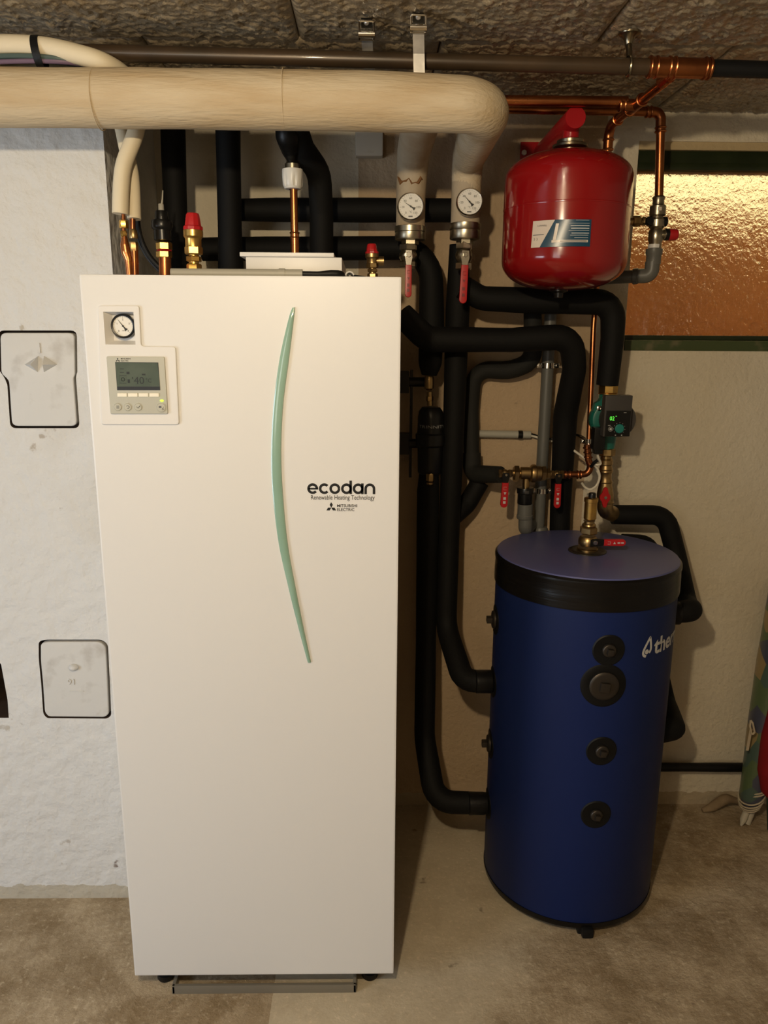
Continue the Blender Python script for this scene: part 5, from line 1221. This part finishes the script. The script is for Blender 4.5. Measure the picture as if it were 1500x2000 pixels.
def H(px, py, y): return P(px, py, y)
q0, q1 = H(1183, 772, .478), H(1230, 853, .478)
MB().box(((q0.x+q1.x)/2, 0.492, (q0.z+q1.z)/2), (q1.x-q0.x, 0.029, q0.z-q1.z), bev=0.003).build('terminal_housing', 'plastic_dark', pm)
yf = 0.4775
p0, p1 = H(1184.5, 802, yf), H(1228, 852, yf)
pn = MB().box(((p0.x+p1.x)/2, yf-0.0012, (p0.z+p1.z)/2), (p1.x-p0.x, 0.0026, p0.z-p1.z), bev=0.0008).build('display_panel', 'plastic_black', pm)
yf -= 0.0026
b = MB(); fit_text(b, '02', H(1191, 821, yf), X_, Z_, 0.0115, 0.0100, bold=-0.01, extr=0.0002); b.box(H(1203.5, 813, yf), (0.003, 0.0004, 0.001)); b.build('digits', 'green_digits', pn)
MB().lathe(H(1209.5, 837, yf), N_, [(0.0120, 0), (0.0120, 0.003), (0.0100, 0.0045), (0, 0.005)], 10).build('dial', 'dial_teal', pn)
b = MB(); b.lathe(H(1192.5, 838, yf), N_, [(0.0030, 0), (0.0030, 0.0008), (0, 0.001)], 14); b.torus(H(1192.5, 838, yf), Y_, 0.0056, 0.0004, 22, 6)
for k in range(9):
    a = math.radians(-40+k*32); b.box(H(1209.5, 837, yf)+Vector((0.0148*math.cos(a), 0, 0.0148*math.sin(a))), (0.0012, 0.0004, 0.0012))
b.box(H(1190, 831, yf), (0.006, 0.0003, 0.0012)); b.box(H(1202, 850, yf), (0.003, 0.0003, 0.002)); b.box(H(1214, 850, yf), (0.003, 0.0003, 0.002)); b.box(H(1221, 806, yf), (0.007, 0.0003, 0.001))
b.build('panel_marks', 'sticker_grey', pn)
b = MB(); k0 = H(1168, 856, .525); b.box(k0, (0.030, 0.034, 0.060), bev=0.005); b.box(k0+Vector((0.001, 0, -0.034)), (0.022, 0.024, 0.014), bev=0.003); b.build('power_plug', 'plastic_black', pm)
c = cr([(1166, 876, .53), (1168, 892, .53), (1173, 905, .54), (1166, 908, .54), (1158, 906, .55), (1166, 914, .55), (1171, 930, .55), (1166, 947, .55), (1154, 956, .55), (1143, 952, .56), (1137, 944, .58)], 4)
pipe('pump_cable', 'white cable looping down from the black pump plug', 'cable', PS(c), 0.0034, 'cable_white', seg=10, bend=0.2)
pipe('pump_cable', 'white cable slanting behind the copper elbow towards the black pipe', 'cable', PS(cr([(1118, 878, .62), (1135, 890, .615), (1150, 902, .612), (1163, 914, .60), (1172, 932, .59)], 4)), 0.0034, 'cable_white', seg=10, bend=0.2)
tag(MB().tube([P(1154, 912, .545), P(1160, 904, .535), P(1167, 899, .53)], 0.0045, 8, 0.01).build('cable_tie', 'tape_black'), 'black tie knotted round the white pump cable', 'cable tie')
# brass column below the pump
t = thing('pump_valve', 'brass ball valve below the pump with red butterfly handle', 'valve', U(1182, 1000))
b = MB(); a = U(1184, 890); c = U(1181, 992); L = (a-c).length; d = (c-a).normalized()
b.lathe(a, d, [(0.015, 0), (0.015, L*.05), (0.0185, L*.08), (0.0185, L*.16), (0.0160, L*.18), (0.0175, L*.24), (0.0190, L*.30), (0.0160, L*.34), (0.0160, L*.44), (0.0180, L*.48), (0.0180, L*.56), (0.0200, L*.62), (0.0225, L*.72), (0.0225, L*.84), (0.0190, L*.92), (0.0190, L)], 26)
b.torus(a+d*L*.26, d, 0.0175, 0.002, 24, 6); b.torus(a+d*L*.50, d, 0.018, 0.002, 24, 6); b.build('valve_body', 'brass_dark', t)
b = MB(); q = U(1182, 985); b.tube([q+Z_*0.012, q+Z_*-0.018, Vector((P(1200, 1005, .62).x, .622, P(1200, 1005, .62).z))], [0.021, 0.022, 0.022], 22, 0.02); b.torus(q+Z_*0.006, Z_, 0.021, 0.0025, 26, 8); b.build('elbow', 'brass_dark', t)
k = P(1181, 971, PY-0.034); MB().tube([U(1181, 971), k], 0.007, 12).build('stem', 'brass_dark', t)
b = MB(); out = []
for i in range(48):
    a_ = 2*PI*i/48; sn = math.sin(a_); r_ = 0.0145 if abs(sn) < 0.80 else 0.0285
    x_ = 0.0145*math.cos(a_) if abs(sn) < 0.80 else 0.0062*math.cos(a_)/0.6*(1 if abs(math.cos(a_)) < 0.6 else 1); out.append(k+Vector((x_, 0, math.copysign(0.0116 if abs(sn) < 0.80 and abs(sn) > 0.78 else abs(r_*sn), sn))))
b.prism(out, N_*0.007, bev=0.002); hd2 = b.build('butterfly_handle', 'red_plastic', t)
MB().hexn(k+N_*0.007, N_, 0.0045, 0.003).build('nut', 'chrome', hd2)

# ------------------------------------------------------------------ magnetic filter
MY = 0.60
def Mf(px, py): return P(px, py, MY)
t = thing('dirt_filter', 'black magnetic dirt filter with brass fittings beside the cabinet', 'filter', Mf(838, 945))
b = MB(); b.hexn(Mf(838, 734), Z_, 0.0105, 0.014, rot=.2); b.lathe(Mf(838, 762), Z_, [(0.0075, 0), (0.0130, 0.005), (0.0130, 0.032), (0.0115, 0.036), (0.0105, 0.042)], 22); b.tube([Mf(839, 765), Mf(840, 792)], 0.0080, 14); b.hexn(Mf(839, 783), Z_, 0.0100, 0.012); b.build('inlet_fitting', 'brass_dark', t)
cx, cy_ = Mf(841, 830).x, MY
def mz(py): return Mf(841, py).z
MB().lathe((cx, cy_, 0), Z_, [(0.030, mz(925)), (0.0335, mz(920)), (0.0345, mz(872)), (0.040, mz(868)), (0.0405, mz(848)), (0.036, mz(845)), (0.0350, mz(816)), (0.0325, mz(803)), (0.024, mz(795)), (0, mz(793))], 40).build('canister', 'plastic_black', t)
b = MB(); b.torus((cx, cy_, mz(818)), Y_, 0.034, 0.0018, 36, 6); b.v = [q for q in b.v]; b.build('bail', 'nickel', t)
b = MB(); vs, fs = text_mesh('TRINNITY', 1.0, bold=-0.01, extr=0.0); a0 = min(q[0] for q in vs); a1 = max(q[0] for q in vs); th0 = math.radians(-62); th1 = math.radians(72)
rr = 0.0362; zt_ = mz(834)
b.add([Vector((cx+rr*math.sin(th0+(x-a0)/(a1-a0)*(th1-th0)), cy_-rr*math.cos(th0+(x-a0)/(a1-a0)*(th1-th0)), zt_+y*0.0115)) for x, y, z in vs], fs); b.build('brand_lettering', 'filter_ink', t, ang=180)
b = MB(); b.hexn(Mf(838, 935)+N_*0.033, Z_, 0.0115, 0.020, rot=.2); b.lathe(Mf(838, 941)+N_*0.033, Z_, [(0.004, -0.004), (0.0095, 0), (0.0095, 0.005), (0.006, 0.007)], 18); b.lathe(Mf(840, 923)+N_*0.042, N_, [(0.005, 0), (0.005, 0.003), (0, 0.004)], 14); b.build('drain_cock', 'brass_dark', t)
t = thing('pipe_bracket', 'black steel rail with pipe clips between cabinet and filter', 'bracket', P(804, 930, .66))
p0, p1 = P(803, 722, .66), P(802, 932, .66)
MB().box((p0+p1)/2, (0.0075, 0.012, p0.z-p1.z), bev=0.001).build('rail', 'stud_dark', t)
for py in (746, 866):
    q = P(806, py, .66); MB().tube([q-X_*0.035, q+X_*0.034], 0.013, 16).build('pipe_clip', 'stud_dark', t)
    MB().box(q-X_*0.025, (0.030, 0.03, 0.06), bev=0.003).build('clip_block', 'stud_dark', t)

# ------------------------------------------------------------------ wall conduit and wires
t = thing('wall_conduit', 'grey horizontal wall conduit with black tape between the insulated pipe and drain pipe', 'conduit', P(985, 850, .72))
c0, c1 = P(925, 847, .716), P(1036, 849, .716)
MB().tube([c0, c1], 0.0108, 18).build('conduit_tube', 'conduit_grey', t)
q = P(1016, 849, .716); MB().lathe(q-X_*0.007, X_, [(0.0108, 0), (0.0122, 0.001), (0.0122, 0.013), (0.0108, 0.014)], 20).build('tape_band', 'tape_black', t)
MB().tube(PS(cr([(1028, 850, .716), (1042, 852, .714), (1060, 858, .710), (1085, 862, .712), (1110, 858, .712)], 4)), 0.0032, 10, .1).build('white_wire', 'cable_white', t)
MB().tube(PS(cr([(1028, 846, .716), (1042, 849, .716), (1060, 855, .716), (1080, 857, .70), (1110, 848, .70), (1135, 852, .70), (1148, 862, .69)], 4)), 0.0032, 10, .1).build('black_wire', 'rubber_black', t)

# ------------------------------------------------------------------ bundle at the right edge
t = thing('wrapped_bundle', 'rolled windbreak in blue green printed fabric tied with white string leaning at the wall', 'windbreak', PZ(1462, 1612, 0))
B0 = PZ(1462, 1606, 0.0); by = B0.y
def W(px, py, dy=0.0): return P(px, py, by+dy)
MB().tube([W(1464, 1580), W(1468, 1556), W(1474, 1520), W(1488, 1440, .01), W(1518, 1290, .03), W(1545, 1150, .05)], [0.018, 0.036, 0.038, 0.046, 0.058, 0.058], 26, 0.2, wob=0.05, step=0.015, seed=21).build('fabric_roll', 'print_fabric', t)
b = MB(); q = W(1460, 1580); e = PZ(1447, 1613, 0.001); b.tube([q, q.lerp(e, 0.65), e], [0.0105, 0.0105, 0.003], 14, 0.001); b.build('pole', 'pole_white', t)
b = MB(); q = W(1470, 1580, -.002); e = PZ(1462, 1612, 0.001); e.y += 0.01; b.tube([q, e], [0.0105, 0.0105], 14, 0.001); b.build('pole', 'pole_white', t)
for i, (px, py, r, tilt) in enumerate(((1466, 1572, .029, .5), (1466, 1566, .034, .5), (1467, 1560, .0375, .5), (1468, 1553, .039, .5), (1476, 1535, .042, .55), (1477, 1530, .042, .55))):
    MB().torus(W(px, py), Vector((-tilt, -0.15, 1)), r, 0.0026, 32, 6).build('string', 'ribbon', t)
b = MB(); q = W(1466, 1404, -.045)
b.box(W(1463, 1445, -.042), (0.0085, 0.0015, 0.072), rot=Matrix.Rotation(0.05, 3, 'Y')); b.tube([W(1466, 1407, -.045), W(1470, 1412, -.05), W(1474, 1430, -.05), W(1468, 1436, -.048), W(1465, 1418, -.047), W(1466, 1407, -.045)], 0.003, 8, 0.004); b.build('ribbon_bow', 'ribbon', t)
t = thing('red_parasol', 'folded dark red parasol on a dark green pole beside the wrapped bundle', 'parasol', PZ(1512, 1612, 0))
R0 = PZ(1516, 1622, 0.0); ry = R0.y
def Rr(px, py): return P(px, py, ry)
MB().tube([Rr(1506, 1558), Rr(1507, 1545), Rr(1511, 1505), Rr(1522, 1440), Rr(1540, 1350)], [0.012, 0.032, 0.047, 0.050, 0.040], 24, 0.06, wob=0.04, step=0.015, seed=31).build('canopy', 'red_cloth', t)
MB().tube([R0+Vector((-0.010, 0, 0)), Rr(1508, 1545)], 0.0165, 18).build('pole', 'pole_green', t)
